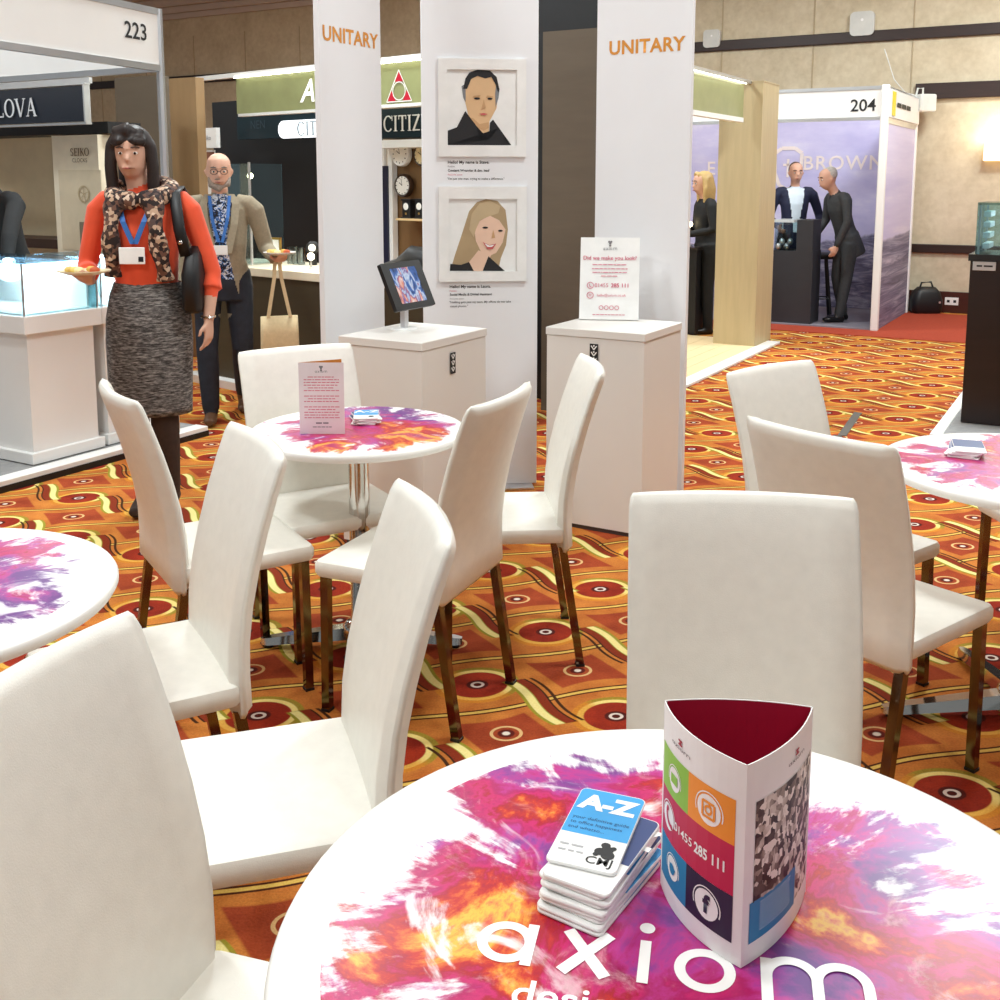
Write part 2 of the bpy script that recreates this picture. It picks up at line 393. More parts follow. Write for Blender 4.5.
def geo_word(bm, word, size, gap=.40):
    """round geometric lower-case letters: a x i o m (x-height = size)"""
    R = size / 2; w = size * .185; x = 0.0
    for ch in word:
        if ch == 'a':
            arc(bm, x + R, R, R - w, R, 0, 360, 40); quad(bm, [(x + 2 * R - w, 0, 0), (x + 2 * R, 0, 0), (x + 2 * R, 2 * R, 0), (x + 2 * R - w, 2 * R, 0)]); x += 2 * R
        elif ch == 'o': arc(bm, x + R, R, R - w, R, 0, 360, 40); x += 2 * R
        elif ch == 'x': seg2(bm, x + w * .6, 0, x + size * .95 - w * .6, size, w * 1.15); seg2(bm, x + w * .6, size, x + size * .95 - w * .6, 0, w * 1.15); x += size * .95
        elif ch == 'i': quad(bm, [(x, 0, 0), (x + w, 0, 0), (x + w, size, 0), (x, size, 0)]); disc(bm, x + w / 2, size * 1.32, w * .72, 20); x += w
        elif ch == 'm':
            a = size * .40
            quad(bm, [(x, 0, 0), (x + w, 0, 0), (x + w, size, 0), (x, size, 0)])
            for k in (0, 1):
                nv = len(bm.verts)
                cx = x + w / 2 + a + k * (2 * a - w * .0); arc(bm, cx, size - a - w / 2 + w * .5, a - w / 2, a + w / 2, 0, 180, 20)
                quad(bm, [(cx + a - w / 2, 0, 0), (cx + a + w / 2, 0, 0), (cx + a + w / 2, size - a, 0), (cx + a - w / 2, size - a, 0)])
                bm.verts.ensure_lookup_table()
                for v in bm.verts[nv:]: v.co.z += .0005 * (k + 1)
            x += w + 4 * a
        x += size * gap
    for i, f in enumerate(list(bm.faces)):
        if len(f.verts) == 4 and f.calc_area() > size * size * .08:
            for v in f.verts: v.co.z += .00012 * (1 + i % 3)
    bmesh.ops.translate(bm, vec=(-(x - size * gap) / 2, 0, 0), verts=bm.verts); return bm
def round_table(label, x, y, r, rp, seed, bias, txt_rz, txt_size, txt_off, base_rz, strap=True):
    t = thing('round_table', label, 'table', (x, y, 0), 0, 'white round bistro tables')
    part('tabletop', lathe(new_bm(), [(.001, .718), (r - .02, .718), (r - .006, .722), (r, .732), (r, .740), (r - .004, .747), (r - .012, .750), (.001, .750)], 96), WHITE_LAM, t, True)
    sm = M_custom('powder_print_%d' % seed, splash(rp, seed, bias), .32)
    p = part('printed_graphic', lathe(new_bm(), [(rp, .7502), (rp, .7508), (.001, .7508)], 96), sm, t, label='burst of pink, purple, red and yellow powder')
    mt = Matrix.Rotation(txt_rz, 4, 'Z') @ Matrix.Translation((txt_off[0], txt_off[1], .7514))
    if txt_size: bm = geo_word(new_bm(), 'axiom', txt_size); xform(bm, mt); part('lettering', bm, WHITE_INK, p, label='white lettering reading axiom')
    if strap:
        bm = text_bm('design', txt_size * .80, bold=.012); xform(bm, mt @ Matrix.Translation((-txt_size * 1.45, -txt_size * .62, 0))); part('lettering', bm, WHITE_INK, p)
    part('column', lathe(new_bm(), [(.06, .717), (.055, .70), (.034, .69), (.034, .09), (.045, .075), (.045, .05)], 32), CHROME, t, True)
    part('top_plate', box(new_bm(), (0, 0, .712), (.22, .22, .011), 0, .004), CHROME, t)
    part('hub', lathe(new_bm(), [(.055, .03), (.062, .05), (.062, .078), (.05, .092), (.03, .096)], 32), CHROME, t, True)
    for k in range(4):
        a = base_rz + k * math.pi / 2; L = min(.42, r * .96); rings = []
        for s in (0.04, .35, .7, .93, 1.0):
            wd = .034 - .014 * s if s < .95 else .012; top = .082 - .050 * s; bot = max(.012, .040 - .03 * s)
            rings.append([Vector((s * L, -wd, bot)), Vector((s * L, wd, bot)), Vector((s * L, wd * .7, top)), Vector((s * L, -wd * .7, top))])
        bm = loft(new_bm(), rings); xform(bm, Matrix.Rotation(a, 4, 'Z')); f = part('foot', bm, CHROME, t, True)
        bm = new_bm(); cyl(bm, (L * .93 * math.cos(a), L * .93 * math.sin(a), .007), .016, .014, 16); part('glide', bm, BLACK, f)
    return t
ta = G(505, 942, .75); tm = G(800, 985, .75); trz = math.atan2(tm.y - ta.y, tm.x - ta.x)
FT = (0.212, 1.043)
def to_local(p, c, rz): d = Vector((p.x - c[0], p.y - c[1])); return (d.x * math.cos(rz) + d.y * math.sin(rz), -d.x * math.sin(rz) + d.y * math.cos(rz))
tc = to_local((G(505, 963, .75) + G(820, 1012, .75)) / 2, FT, trz)
round_table('largest white round table in the foreground with axiom print and card stack', FT[0], FT[1], .454, .398, 1, (-.10, -.12), trz, .062, (tc[0] + .01, tc[1]), .4)
round_table('white round table cut off by the left edge with pink powder print', -1.182, 2.015, .411, .36, 2, (-.30, .05), .0, 0, (0, -.03), .2, False)
round_table('white round table in front of the two plinths with leaflet on it', -.463, 3.431, .35, .335, 3, (-.05, -.30), .4, 0, (.01, -.16), .0, False)
round_table('white round table at the right edge with a small card pile', 1.515, 2.959, .416, .385, 5, (.05, .05), -.25, .06, (.10, -.10), .0, False)

# ------------------------------------------------------------------ chairs
SEATMAT = WHITE_PVC
CW, CT, CS = .430, .955, .465
def back_shell():
    prof = [(-.180, .385), (-.183, .40), (-.180, .47), (-.181, .55), (-.190, .63), (-.206, .71), (-.228, .79), (-.254, .87), (-.276, .93), (-.284, .947), (-.288, CT)]
    bm = new_bm(); rings = []; n = len(prof)
    for i, (y, z) in enumerate(prof):
        s = i / (n - 1); th = .050 - .018 * s; wd = CW - .012 * max(0, s - .6)
        if i == 0: th *= .6; wd -= .012
        if i == n - 2: th *= .85; wd -= .004
        if i == n - 1: th *= .35; wd -= .012
        t0 = Vector((prof[min(i + 1, n - 1)][0] - prof[max(i - 1, 0)][0], prof[min(i + 1, n - 1)][1] - prof[max(i - 1, 0)][1])).normalized()
        nrm = Vector((t0.y, -t0.x)); ring = []
        xs = [-1, -.965, -.88, -.7, -.5, -.25, 0, .25, .5, .7, .88, .965, 1]
        curve = .030 * min(1, max(0, (z - .40) / .3))
        for side in (1, -1):
            for xk in (xs if side == 1 else reversed(xs)):
                e = abs(xk); tt = th / 2 * (1.0 if e < .95 else .3)
                bow = -curve * (1 - xk * xk)
                ring.append(Vector((xk * wd / 2, y + bow + side * nrm.x * tt, z + side * nrm.y * tt)))
        rings.append(ring)
    return loft(bm, rings)
def seat_shell():
    bm = new_bm(); rings = []
    def rr(w_, y0, y1, z, r=.02): return [Vector((p[0], p[1], z)) for p in rrect(w_, y1 - y0, r, 4, 0, (y0 + y1) / 2)]
    for (ins, z) in ((.03, CS - .052), (.006, CS - .048), (.0, CS - .036), (.0, CS - .014), (.005, CS - .004), (.020, CS)):
        rings.append(rr(CW - 2 * ins, -.185 + ins, .215 - ins, z))
    return loft(bm, rings)
def make_chair(label):
    t = thing('dining_chair', label, 'chair', group='white leatherette chairs with metal legs')
    part('seat', seat_shell(), SEATMAT, t, True); part('backrest', back_shell(), SEATMAT, t, 'all')
    for sx in (-1, 1):
        for fy, y0, y1 in ((1, .185, .190), (-1, -.175, -.235)):
            bm = new_bm(); x = sx * (CW / 2 - .025); h = .0125; zt = CS - .05
            zt = zt if fy == 1 else .40
            loft(bm, [[Vector((x + a * h, y1 + b * h, .008)) for a, b in ((-1, -1), (1, -1), (1, 1), (-1, 1))], [Vector((x + a * h, y0 + b * h, zt)) for a, b in ((-1, -1), (1, -1), (1, 1), (-1, 1))]])
            lg = part('leg', bm, LEGMETAL, t)
            bm = new_bm(); box(bm, (x, y1, .004), (.028, .028, .008)); part('foot_cap', bm, BLACK, lg)
    bm = new_bm()
    for sx in (-1, 1): box(bm, (sx * (CW / 2 - .06), 0.005, CS - .056), (.02, .30, .010))
    for y in (.14, -.14): box(bm, (0, y, CS - .056), (CW - .12, .02, .010))
    part('seat_frame', bm, LEGMETAL, t)
    return t
CH = [('A', -.305, 1.150, -107, 'white chair cropped by the lower left corner, nearest of all chairs'),
      ('B', -.418, 1.825, 107, 'white chair with its bare seat facing left, behind the nearest left chair'),
      ('C', .436, 1.700, 175, 'white chair behind the foreground table, its back squarely facing us'),
      ('D', -.820, 2.305, 119, 'white chair at the left table, turned away from the leaflet table'),
      ('E', -.850, 3.185, -58, 'white chair beside the woman in orange, left of the leaflet table'),
      ('F', -.585, 3.570, 211, 'white chair behind the leaflet table, its back facing us'),
      ('G', -.258, 3.090, 66, 'white chair seen from behind, right of the leaflet table'),
      ('H', .010, 3.465, 94, 'white chair seen edge on in front of the right plinth'),
      ('I', 1.045, 3.195, -143, 'white chair on the open carpet behind the right hand chair'),
      ('J', .985, 2.700, -52, 'white chair with curved back seen from behind at right table'),
      ('K', 1.885, 3.43, 95, 'white chair cut off by the right edge, beyond the right table')]
ch0 = None
for k, x, y, rz, lb in CH:
    if ch0 is None: c = ch0 = make_chair(lb)
    else: c = copy_tree(ch0); c['label'] = lb
    c.location = (x, y, 0); c.rotation_euler = (0, 0, math.radians(rz))

# ------------------------------------------------------------------ A-Z coaster cards
def card_bm(w_, h_, th, r=.008):
    bm = new_bm()
    loft(bm, [[Vector((p[0] * k, p[1] * k, z)) for p in rrect(w_, h_, r, 4)] for k, z in ((.985, 0), (1, th * .3), (1, th * .7), (.985, th))]); return bm
def card(label, x, y, z, rz, w_, h_, th, art='line', group=None, dark=False):
    t = thing('coaster_card', label, 'card', (x, y, z), rz, group)
    part('board', card_bm(w_, h_, th), CARDWHITE, t, True)
    e = th + .0002
    bm = new_bm(); pts = [p for p in rrect(w_ * .97, h_ * .97, .007, 4) if p[1] > -h_ * .12]
    poly(bm, [(-w_ * .485, -h_ * .12), (w_ * .485, -h_ * .12)] + pts, e) if False else poly(bm, [(w_ * .485, -h_ * .12)] + pts + [(-w_ * .485, -h_ * .12)], e)
    f = part('printed_top', bm, BLUECARD if not dark else M('navy_card', (52, 70, 120), .4), t)
    if art == 'full':
        bm = text_bm('A-Z', h_ * .26, bold=.05); xform(bm, Matrix.Translation((w_ * .0, h_ * .30, e + .0003))); part('lettering', bm, WHITE_INK, f, label='white lettering reading A-Z')
        for k, s in enumerate(('your definitive guide', 'to office happiness', 'and whatso...')):
            bm = text_bm(s, h_ * .054, align='LEFT'); xform(bm, Matrix.Translation((-w_ * .42, h_ * (.085 - .066 * k), e + .0003))); part('lettering', bm, M('navy_print', (20, 70, 120), .5), f)
        bm = new_bm(); dashes(bm, -w_ * .24, -h_ * .27, w_ * .34, h_ * .035, 3); dashes(bm, -w_ * .22, -h_ * .34, w_ * .36, h_ * .03, 4); xform(bm, Matrix.Translation((0, 0, e + .0003))); part('lettering', bm, M('lightgrey_print', (170, 170, 172), .6), f)
        bm = text_bm('CMJ', h_ * .12, bold=.01); xform(bm, Matrix.Translation((w_ * .22, -h_ * .40, e + .0003))); part('lettering', bm, TEXTBLK, f)
        bm = new_bm()
        for (cx, cy, r) in ((.20, -.20, .045), (.24, -.25, .06), (.16, -.28, .055), (.27, -.31, .065), (.31, -.22, .028), (.12, -.32, .028)): disc(bm, w_ * cx * 1.1, h_ * cy, h_ * r * .8, 14, z=e + .0003 + cx * .0002)
        part('emblem', bm, TEXTBLK, f)
    elif art == 'az':
        bm = text_bm('A-Z', h_ * .36, bold=.035); xform(bm, Matrix.Translation((w_ * .02, h_ * .27, e + .0003))); part('lettering', bm, WHITE_INK, f)
        bm = new_bm(); disc(bm, w_ * .22, -h_ * .28, h_ * .07, 14, z=e + .0003); part('emblem', bm, TEXTBLK, f)
    return t
zt = .750 + .0012 + 9 * .0046
a_, b_, d_ = G(584, 790, zt), G(648, 803, zt), G(543, 862, zt)
c_w = (b_ - a_).length; c_h = (a_ - d_).length; crz = math.atan2((b_ - a_).y, (b_ - a_).x)

ctr = (b_ + d_) / 2
bctr = (G(545, 893, .755) + G(657, 872, .755)) / 2
rr = random.Random(4)
ORD = ['second', 'third', 'fourth', 'fifth', 'sixth', 'seventh', 'eighth', 'ninth', 'bottommost, tenth']
for i in range(10):
    f = i / 9
    if i == 9: lb, art, xx, yy, rz = 'topmost A-Z card of the stack on the foreground table', 'full', ctr.x, ctr.y, crz
    else:
        xx = bctr.x + (ctr.x - bctr.x) * f * .35 + rr.uniform(-.003, .003); yy = bctr.y + (ctr.y - bctr.y) * f * .35 + rr.uniform(-.003, .003)
        rz = crz - math.radians(14 - 6 * f + rr.uniform(-4, 4)); art = 'az' if i == 7 else 'line'
        lb = ORD[8 - i] + ' card from the top of the foreground A-Z stack'
    card(lb, xx, yy, .7512 + i * .0046, rz, c_w, c_h, .0044, art, 'A-Z cards on the foreground table', dark=(i in (8, 5)))

p0 = G(364, 420, .76)
for i in range(5):
    card('top A-Z card of the pile behind the pink leaflet' if i == 4 else ORD[3 - i] + ' card from top in the pile behind the pink leaflet', p0.x + rr.uniform(-.005, .005), p0.y + .03 + rr.uniform(-.005, .005), .7512 + i * .0046, math.radians(8 + rr.uniform(-14, 14)), c_w, c_h * .9, .0044, 'az' if i == 4 else 'line', 'A-Z cards on the leaflet table', dark=i < 4)
p0 = G(966, 450, .76)
for i in range(5):
    card('top card of the dark pile on the right hand table' if i == 4 else ORD[3 - i] + ' card from top in the pile on the right hand table', p0.x + rr.uniform(-.006, .006), p0.y + rr.uniform(-.006, .006), .7512 + i * .0046, math.radians(-15 + rr.uniform(-22, 22)), c_w * 1.05, c_h, .0044, 'line', 'A-Z cards on the right table', dark=True)

# ------------------------------------------------------------------ three sided table talker
PF, PL, PR = Vector((.246, .999)), Vector((.184, 1.135)), Vector((.346, 1.120)); PZ0, PZ1 = .7520, .974
tt = thing('table_talker', 'three sided white and crimson card display on the foreground table', 'table display', (PF.x, PF.y, PZ0))
pc = (PF + PL + PR) / 3
def side_map(A, B, bulge, off=0.0):
    d = B - A; n = Vector((d.y, -d.x)).normalized()
    if n.dot((A + B) / 2 - pc) < 0: n = -n
    def f(s, h):
        p = A + d * s + n * (bulge * 4 * s * (1 - s) + off); return Vector((p.x - PF.x, p.y - PF.y, h * (PZ1 - PZ0)))
    return f
def patch(bm, f, s0, s1, h0, h1, n=10, hf=None):
    for i in range(n):
        a = s0 + (s1 - s0) * i / n; b = s0 + (s1 - s0) * (i + 1) / n
        quad(bm, [f(a, h0), f(b, h0), f(b, h1), f(a, h1)])
    return bm
def wrap(bm, f, s0, h0, sw, hw):
    """flat drawing (x,y in -0.5..0.5) bent onto the curved side"""
    for v in bm.verts: v.co = f(s0 + v.co.x * sw, h0 + v.co.y * hw)
    return bm
for A, B, bl in ((PL, PF, .016), (PF, PR, .012), (PR, PL, .010)):
    fo = side_map(A, B, bl); fi = side_map(A, B, bl, -.0012)
    bm = new_bm(); n = 14
    o_ = [fo(i / n, 0) for i in range(n + 1)] + [fi(i / n, 0) for i in range(n, -1, -1)]; q_ = [fo(i / n, 1) for i in range(n + 1)] + [fi(i / n, 1) for i in range(n, -1, -1)]
    loft(bm, [o_, q_]); sp = part('side_panel', bm, CARDWHITE, tt)
    f2 = side_map(A, B, bl, -.0016); bm = new_bm(); patch(bm, f2, .02, .98, .01, .997, 14); part('lining', bm, CRIMSON, sp, label='crimson inside of the card')
f = side_map(PL, PF, .016, .0004); f1 = side_map(PL, PF, .016, .0008)
A_ = (PF - PL).length; HH = PZ1 - PZ0
def spatch(name, col, s0, s1, h0, h1):
    bm = new_bm(); patch(bm, f, s0, s1, h0, h1, 8); return part(name, bm, M(name + '_ink', col, .5), tt)
spatch('green_tile', (140, 198, 63), .045, .49, .585, .81); spatch('orange_tile', (243, 150, 40), .49, .93, .585, .81)
spatch('crimson_band', (196, 16, 72), .045, .93, .335, .585); spatch('teal_tile', (28, 128, 178), .045, .49, .10, .335); spatch('navy_tile', (34, 18, 56), .49, .93, .10, .335)
asp = A_ / HH
def icon(s, h, r, fill=None):
    bm = new_bm(); disc(bm, 0, 0, .5, 20); wrap(bm, f1, s, h, r * 2 / A_, r * 2 / HH); o = part('icon', bm, WHITE_INK, tt)
    bm = new_bm(); arc(bm, 0, 0, .56, .60, -20, 200, 16); wrap(bm, f1, s, h, r * 2 / A_, r * 2 / HH); part('icon_ring', bm, WHITE_INK, o); return o
f3 = side_map(PL, PF, .016, .0012)
def on_icon(o, bm, s, h, r, col): wrap(bm, f3, s, h, r * 2 / A_, r * 2 / HH); part('symbol', bm, M('sym_%d_%d_%d' % col, col, .5), o)
o = icon(.29, .69, .0135); bm = new_bm(); quad(bm, [(-.3, -.2, 0), (.3, -.2, 0), (.3, .2, 0), (-.3, .2, 0)]); on_icon(o, bm, 0.29, .69, .0135, (140, 198, 63))
o = icon(.71, .69, .0165); bm = new_bm(); [seg2(bm, *q, .09) for q in ((-.25, -.25, .25, -.25), (.25, -.25, .25, .25), (.25, .25, -.25, .25), (-.25, .25, -.25, -.25))]; arc(bm, 0, 0, .09, .17, 0, 360, 16); on_icon(o, bm, .71, .69, .0165, (243, 150, 40))
o = icon(.20, .46, .015); bm = new_bm(); arc(bm, .22, .12, .30, .44, 150, 290, 12); disc(bm, -.08, .30, .10, 10); disc(bm, .30, -.26, .10, 10); on_icon(o, bm, .20, .46, .015, (196, 16, 72))
o = icon(.29, .22, .0135); bm = new_bm(); disc(bm, -.02, -.04, .24, 14); poly(bm, [(.05, .1), (.3, .05), (.12, -.2)], .0); poly(bm, [(-.3, .2), (.0, -.1), (-.1, -.25)]); on_icon(o, bm, .29, .22, .0135, (28, 128, 178))
o = icon(.71, .21, .0165); bm = text_bm('f', .85, bold=.04); on_icon(o, bm, .71, .21, .0165, (34, 18, 56))
bm = text_bm('01455', 1.0, bold=.01, align='LEFT'); wrap(bm, f1, .31, .458, .098, .062); part('lettering', bm, WHITE_INK, tt)
bm = text_bm('285 111', 1.0, bold=.03, align='LEFT'); wrap(bm, f1, .575, .455, .092, .074); part('lettering', bm, WHITE_INK, tt)
def axiom_mark(fm, s, h, sw, hw):
    bm = new_bm(); [disc(bm, x, y, .12, 10) for x, y in ((-.1, .35), (.1, .35), (0, .12), (-.1, -.1), (.1, -.1))]; wrap(bm, fm, s, h, sw, hw); part('emblem', bm, CRIMSON, tt)
    bm = geo_word(new_bm(), 'axiom', .28, .2); wrap(bm, fm, s, h - hw * .75, sw * 1.2, hw * 1.1); part('lettering', bm, TEXTGREY, tt)
axiom_mark(f1, .37, .905, .14, .045)
g = side_map(PF, PR, .012, .0004); g1 = side_map(PF, PR, .012, .0008)
axiom_mark(g1, .58, .905, .14, .045)
def photo_print(t):
    o = t.obj(); v = t.node('ShaderNodeTexVoronoi'); v.distance = 'CHEBYCHEV'; t.put(v.inputs[0], o); v.inputs['Scale'].default_value = 130
    n = t.noise(o, 30, 6, .6); k = t.m('ADD', t.m('MULTIPLY', t.xyz(v.outputs['Color'])[0], .55), t.m('MULTIPLY', n, .45))
    t.put(t.bsdf().inputs['Base Color'], t.ramp(k, [(.28, lin((30, 24, 24))), (.42, lin((96, 84, 76))), (.52, lin((176, 164, 150))), (.66, lin((236, 230, 220)))]))
PHOTO = M_custom('sepia_photo_print', photo_print, .5)
bm = new_bm(); patch(bm, g, .09, .93, .30, .80, 8); patch(bm, g, .64, .93, .12, .30, 4); part('photo_print', bm, PHOTO, tt)
bm = new_bm(); patch(bm, g, .06, .63, .10, .305, 8); part('teal_tile', bm, M('teal_tile_ink', (28, 128, 178), .5), tt)
bm = new_bm()
for k in range(11): dashes(bm, 0, .45 - k * .09, 1.0, .05, 40 + k)
wrap(bm, g1, .35, .215, .38, .155); part('lettering', bm, M('pale_print', (190, 220, 235), .5), tt)

# ------------------------------------------------------------------ folded leaflet
LFZ = .7512
l0, l1 = G(300, 434, LFZ), G(345, 434, LFZ)
lf = thing('folded_leaflet', 'pink tinted folded leaflet standing on the table with cards', 'leaflet', l0)
wv = (l1 - l0); wl = wv.length; hl = .230; right = wv.normalized(); back = Vector((-right.y, right.x, 0))
PINKP = M('pink_paper', (232, 220, 224), .6); ORANGEP = M('orange_inside_print', (196, 122, 40), .6)
def leaf(name, o, rgt, wd, mat):
    bm = new_bm(); n_ = Vector((-rgt.y, rgt.x, 0)) * .0008
    loft(bm, [[o, o + rgt * wd, o + rgt * wd + n_, o + n_], [o + Vector((0, 0, hl)), o + rgt * wd + Vector((0, 0, hl)), o + rgt * wd + n_ + Vector((0, 0, hl)), o + n_ + Vector((0, 0, hl))]])
    return part(name, bm, mat, lf)
lean = Matrix.Rotation(0, 4, 'X')
pg = leaf('front_page', Vector((0, 0, 0)), right, wl, PINKP)
ang = math.radians(28); r2 = (right * math.cos(ang) + back * math.sin(ang))
leaf('back_page', back * .0012, r2, wl, ORANGEP)
fo = frame(Vector((0, 0, 0)) - back * .0004, right, (0, 0, 1))
bm = new_bm()
for k in range(16):
    if k in (6, 10): continue
    dashes(bm, wl / 2, hl * (.80 - k * .038), wl * (.78 if k % 4 else .6), .0042, 70 + k)
xform(bm, fo); part('lettering', bm, TEXTPINK, pg)
bm = geo_word(new_bm(), 'axiom', .006); xform(bm, fo @ Matrix.Translation((wl / 2, hl * .86, 0))); part('lettering', bm, TEXTGREY, pg)
bm = new_bm(); [disc(bm, wl / 2 + x, hl * .92 + y, .0035, 8) for x, y in ((-.003, .005), (.003, .005), (0, 0), (0, -.006))]; xform(bm, fo); part('emblem', bm, TEXTGREY, pg)
bm = new_bm(); dashes(bm, wl / 2, hl * .155, wl * .28, .007, 9); dashes(bm, wl / 2, hl * .10, wl * .42, .004, 10); xform(bm, fo); part('lettering', bm, TEXTGREY, pg)

# ------------------------------------------------------------------ stand: plinths, banner panels, portraits
PH = .905
PLIN = M('plinth_paint', (232, 229, 224), .42, ns=2, na=.02)
def plinth(name_lab, Fp, Lp, Rp):
    F0 = Vector((Fp.x, Fp.y)); dl = (Vector((Lp.x, Lp.y)) - F0); dr = (Vector((Rp.x, Rp.y)) - F0)
    a = dl.length; b = dr.length; d1 = -U2; d2 = V2
    t = thing('display_plinth', name_lab, 'plinth', (F0.x, F0.y, 0), 0, 'white display plinths')
    def rect(i0, z): return [Vector((d1.x * x + d2.x * y, d1.y * x + d2.y * y, z)) for x, y in ((i0, i0), (a - i0, i0), (a - i0, b - i0), (i0, b - i0))]
    part('body', loft(new_bm(), [rect(.004, .02), rect(.004, PH - .036)]), PLIN, t)
    part('top', loft(new_bm(), [rect(.0, PH - .034), rect(0, PH - .003), rect(.003, PH)]), PLIN, t)
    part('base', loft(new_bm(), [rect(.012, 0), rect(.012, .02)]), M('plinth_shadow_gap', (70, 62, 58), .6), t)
    return t, a, b, d1, d2
def plinth_mark(t, o, right):
    bm = new_bm(); poly(bm, [(-.02, -.045), (.02, -.045), (.02, .045), (-.02, .045)]); fr = frame(o, right, (0, 0, 1)); xform(bm, fr); p = part('badge', bm, TEXTBLK, t)
    bm = new_bm()
    for k, y in enumerate((.027, 0.0, -.027)):
        for sx in (-1, 1): seg2(bm, 0, y - .008, sx * .013, y + .009, .005)
        disc(bm, 0, y + .009, .004, 10)
    for v in bm.verts: v.co.z += .0006
    xform(bm, fr); part('emblem', bm, WHITE_INK, p)
lpF, lpL, lpR = G(422, 343, PH), G(341, 335, PH), G(487, 328, PH)
rpF, rpL, rpR = G(645, 334, PH), G(548, 326, PH), G(681, 322, PH)
tl, a, b, d1, d2 = plinth('white square plinth carrying the tablet', lpF, lpL, lpR)
plinth_mark(tl, Vector((d2.x * b * .45 + U2.x * .0012, d2.y * b * .45 + U2.y * .0012, PH - .115)), (V2.x, V2.y, 0))
lp_c = lpF + Vector((d1.x * a / 2 + d2.x * b / 2, d1.y * a / 2 + d2.y * b / 2, 0))
tr_, a, b, d1, d2 = plinth('white square plinth carrying the upright contact sign', rpF, rpL, rpR)
plinth_mark(tr_, Vector((d1.x * a * .50 - V2.x * .0012, d1.y * a * .50 - V2.y * .0012, PH - .105)), (U2.x, U2.y, 0))
rp_c = rpF + Vector((d1.x * a / 2 + d2.x * b / 2, d1.y * a / 2 + d2.y * b / 2, 0))

# tablet on a post
tb = G(404.5, 329, PH)
tk = thing('tablet_kiosk', 'black framed tablet on a steel post upon the left plinth', 'tablet', tb)
part('base_plate', lathe(new_bm(), [(.001, 0), (.058, 0), (.058, .004), (.052, .007), (.001, .007)], 32), WHITE_LAM, tk, True)
part('post', box(new_bm(), (0, 0, .085), (.028, .028, .16), HALL_ROT, .004), ALU, tk)
al = math.radians(24); tup = Vector((-U2.x * math.sin(al), -U2.y * math.sin(al), math.cos(al))); trt = Vector((V2.x, V2.y, 0)); tn = trt.cross(tup)
fr = frame(Vector((0, 0, .185)) + tn * .018, trt, tup)
bm = new_bm(); poly(bm, rrect(.295, .215, .008, 4), -.010, .008); xform(bm, fr); ef = part('enclosure', bm, BLACK, tk)
def screen(t):
    o = t.obj(); mp = t.node('ShaderNodeMapping'); t.put(mp.inputs[0], o); mp.inputs['Scale'].default_value = (26, 26, 9); mp.inputs['Rotation'].default_value = (.3, .2, .1)
    n = t.noise(mp.outputs[0], 1.0, 3, .5, .6)
    t.put(t.bsdf().inputs['Base Color'], (0, 0, 0, 1))
    t.put(t.bsdf().inputs['Emission Color'], t.ramp(n, [(.30, lin((10, 16, 40))), (.42, lin((60, 110, 190))), (.50, lin((214, 228, 248))), (.56, lin((120, 84, 160))), (.62, lin((236, 150, 120))), (.72, lin((250, 236, 236)))]))
    t.bsdf().inputs['Emission Strength'].default_value = .9
bm = new_bm(); poly(bm, rrect(.19, .160, .004, 3), .0088); xform(bm, fr); part('screen', bm, M_custom('tablet_screen', screen, .15), ef)
bm = new_bm(); [cyl(bm, (-.137, y, 0), .004, .012, 10, axis='X') for y in (-.02, 0, .02)]; xform(bm, fr); part('screw', bm, ALU, ef)
bm = new_bm(); box(bm, (0, 0, -.022), (.06, .06, .02), 0, .004); xform(bm, fr); part('bracket', bm, ALU, tk)

# contact sign
s0, s1 = G(579, 320, PH), G(638.4, 321, PH)
sg = thing('acrylic_sign', 'white upright contact sign with pink print on the right plinth', 'sign', (s0 + s1) / 2 + Vector((0, 0, .001)))
srt = (s1 - s0).normalized(); sw_ = (s1 - s0).length; sbk = Vector((-srt.y, srt.x, 0)); la = math.radians(14); sup = Vector((0, 0, math.cos(la))) + sbk * math.sin(la); sh_ = .385
fr = frame(Vector((0, 0, .004)), srt, sup)
bm = new_bm(); box(bm, (0, sh_ / 2, 0), (sw_, sh_, .005)); xform(bm, fr); sp_ = part('sheet', bm, CARDWHITE, sg)
bm = new_bm(); box(bm, (0, .055, .002), (sw_, .11, .003)); xform(bm, frame(Vector((0, 0, .001)), srt, sbk)); part('foot', bm, WHITE_LAM, sg)
z = Matrix.Translation((0, 0, .0062)); S = sh_
put = lambda s, size, y, mat, x=0, **kw: part('lettering', xform(text_bm(s, size, **kw), fr @ z @ Matrix.Translation((x, y * S, 0))), mat, sp_)
bm = geo_word(new_bm(), 'axiom', .010); xform(bm, fr @ z @ Matrix.Translation((0, .845 * S, 0))); part('lettering', bm, TEXTGREY, sp_)
bm = new_bm(); [disc(bm, x, .925 * S + y, .005, 8) for x, y in ((-.005, .008), (.005, .008), (0, 0), (0, -.010))]; xform(bm, fr @ z); part('emblem', bm, TEXTGREY, sp_)
put('Did we make you look?', .026, .745, TEXTPINK, bold=.012)
bm = new_bm(); [dashes(bm, 0, y * S, wd, .0055, 20 + i) for i, (y, wd) in enumerate(((.665, .16), (.615, .165), (.57, .16), (.525, .08)))]; xform(bm, fr @ z); part('lettering', bm, TEXTPINK, sp_)
put('01455', .026, .41, TEXTPINK, -.036); put('285 111', .026, .41, TEXTPINK, .050, bold=.02)
bm = new_bm(); arc(bm, -.088, .41 * S, .013, .016, 0, 360, 24); arc(bm, -.088, .29 * S, .013, .016, 0, 360, 24); arc(bm, -.085, .412 * S, .006, .009, 140, 290, 10); [seg2(bm, *q, .002) for q in ((-.095, .28 * S, -.081, .28 * S), (-.095, .305 * S, -.088, .288 * S), (-.088, .288 * S, -.081, .305 * S))]; xform(bm, fr @ z); part('icon', bm, TEXTPINK, sp_)
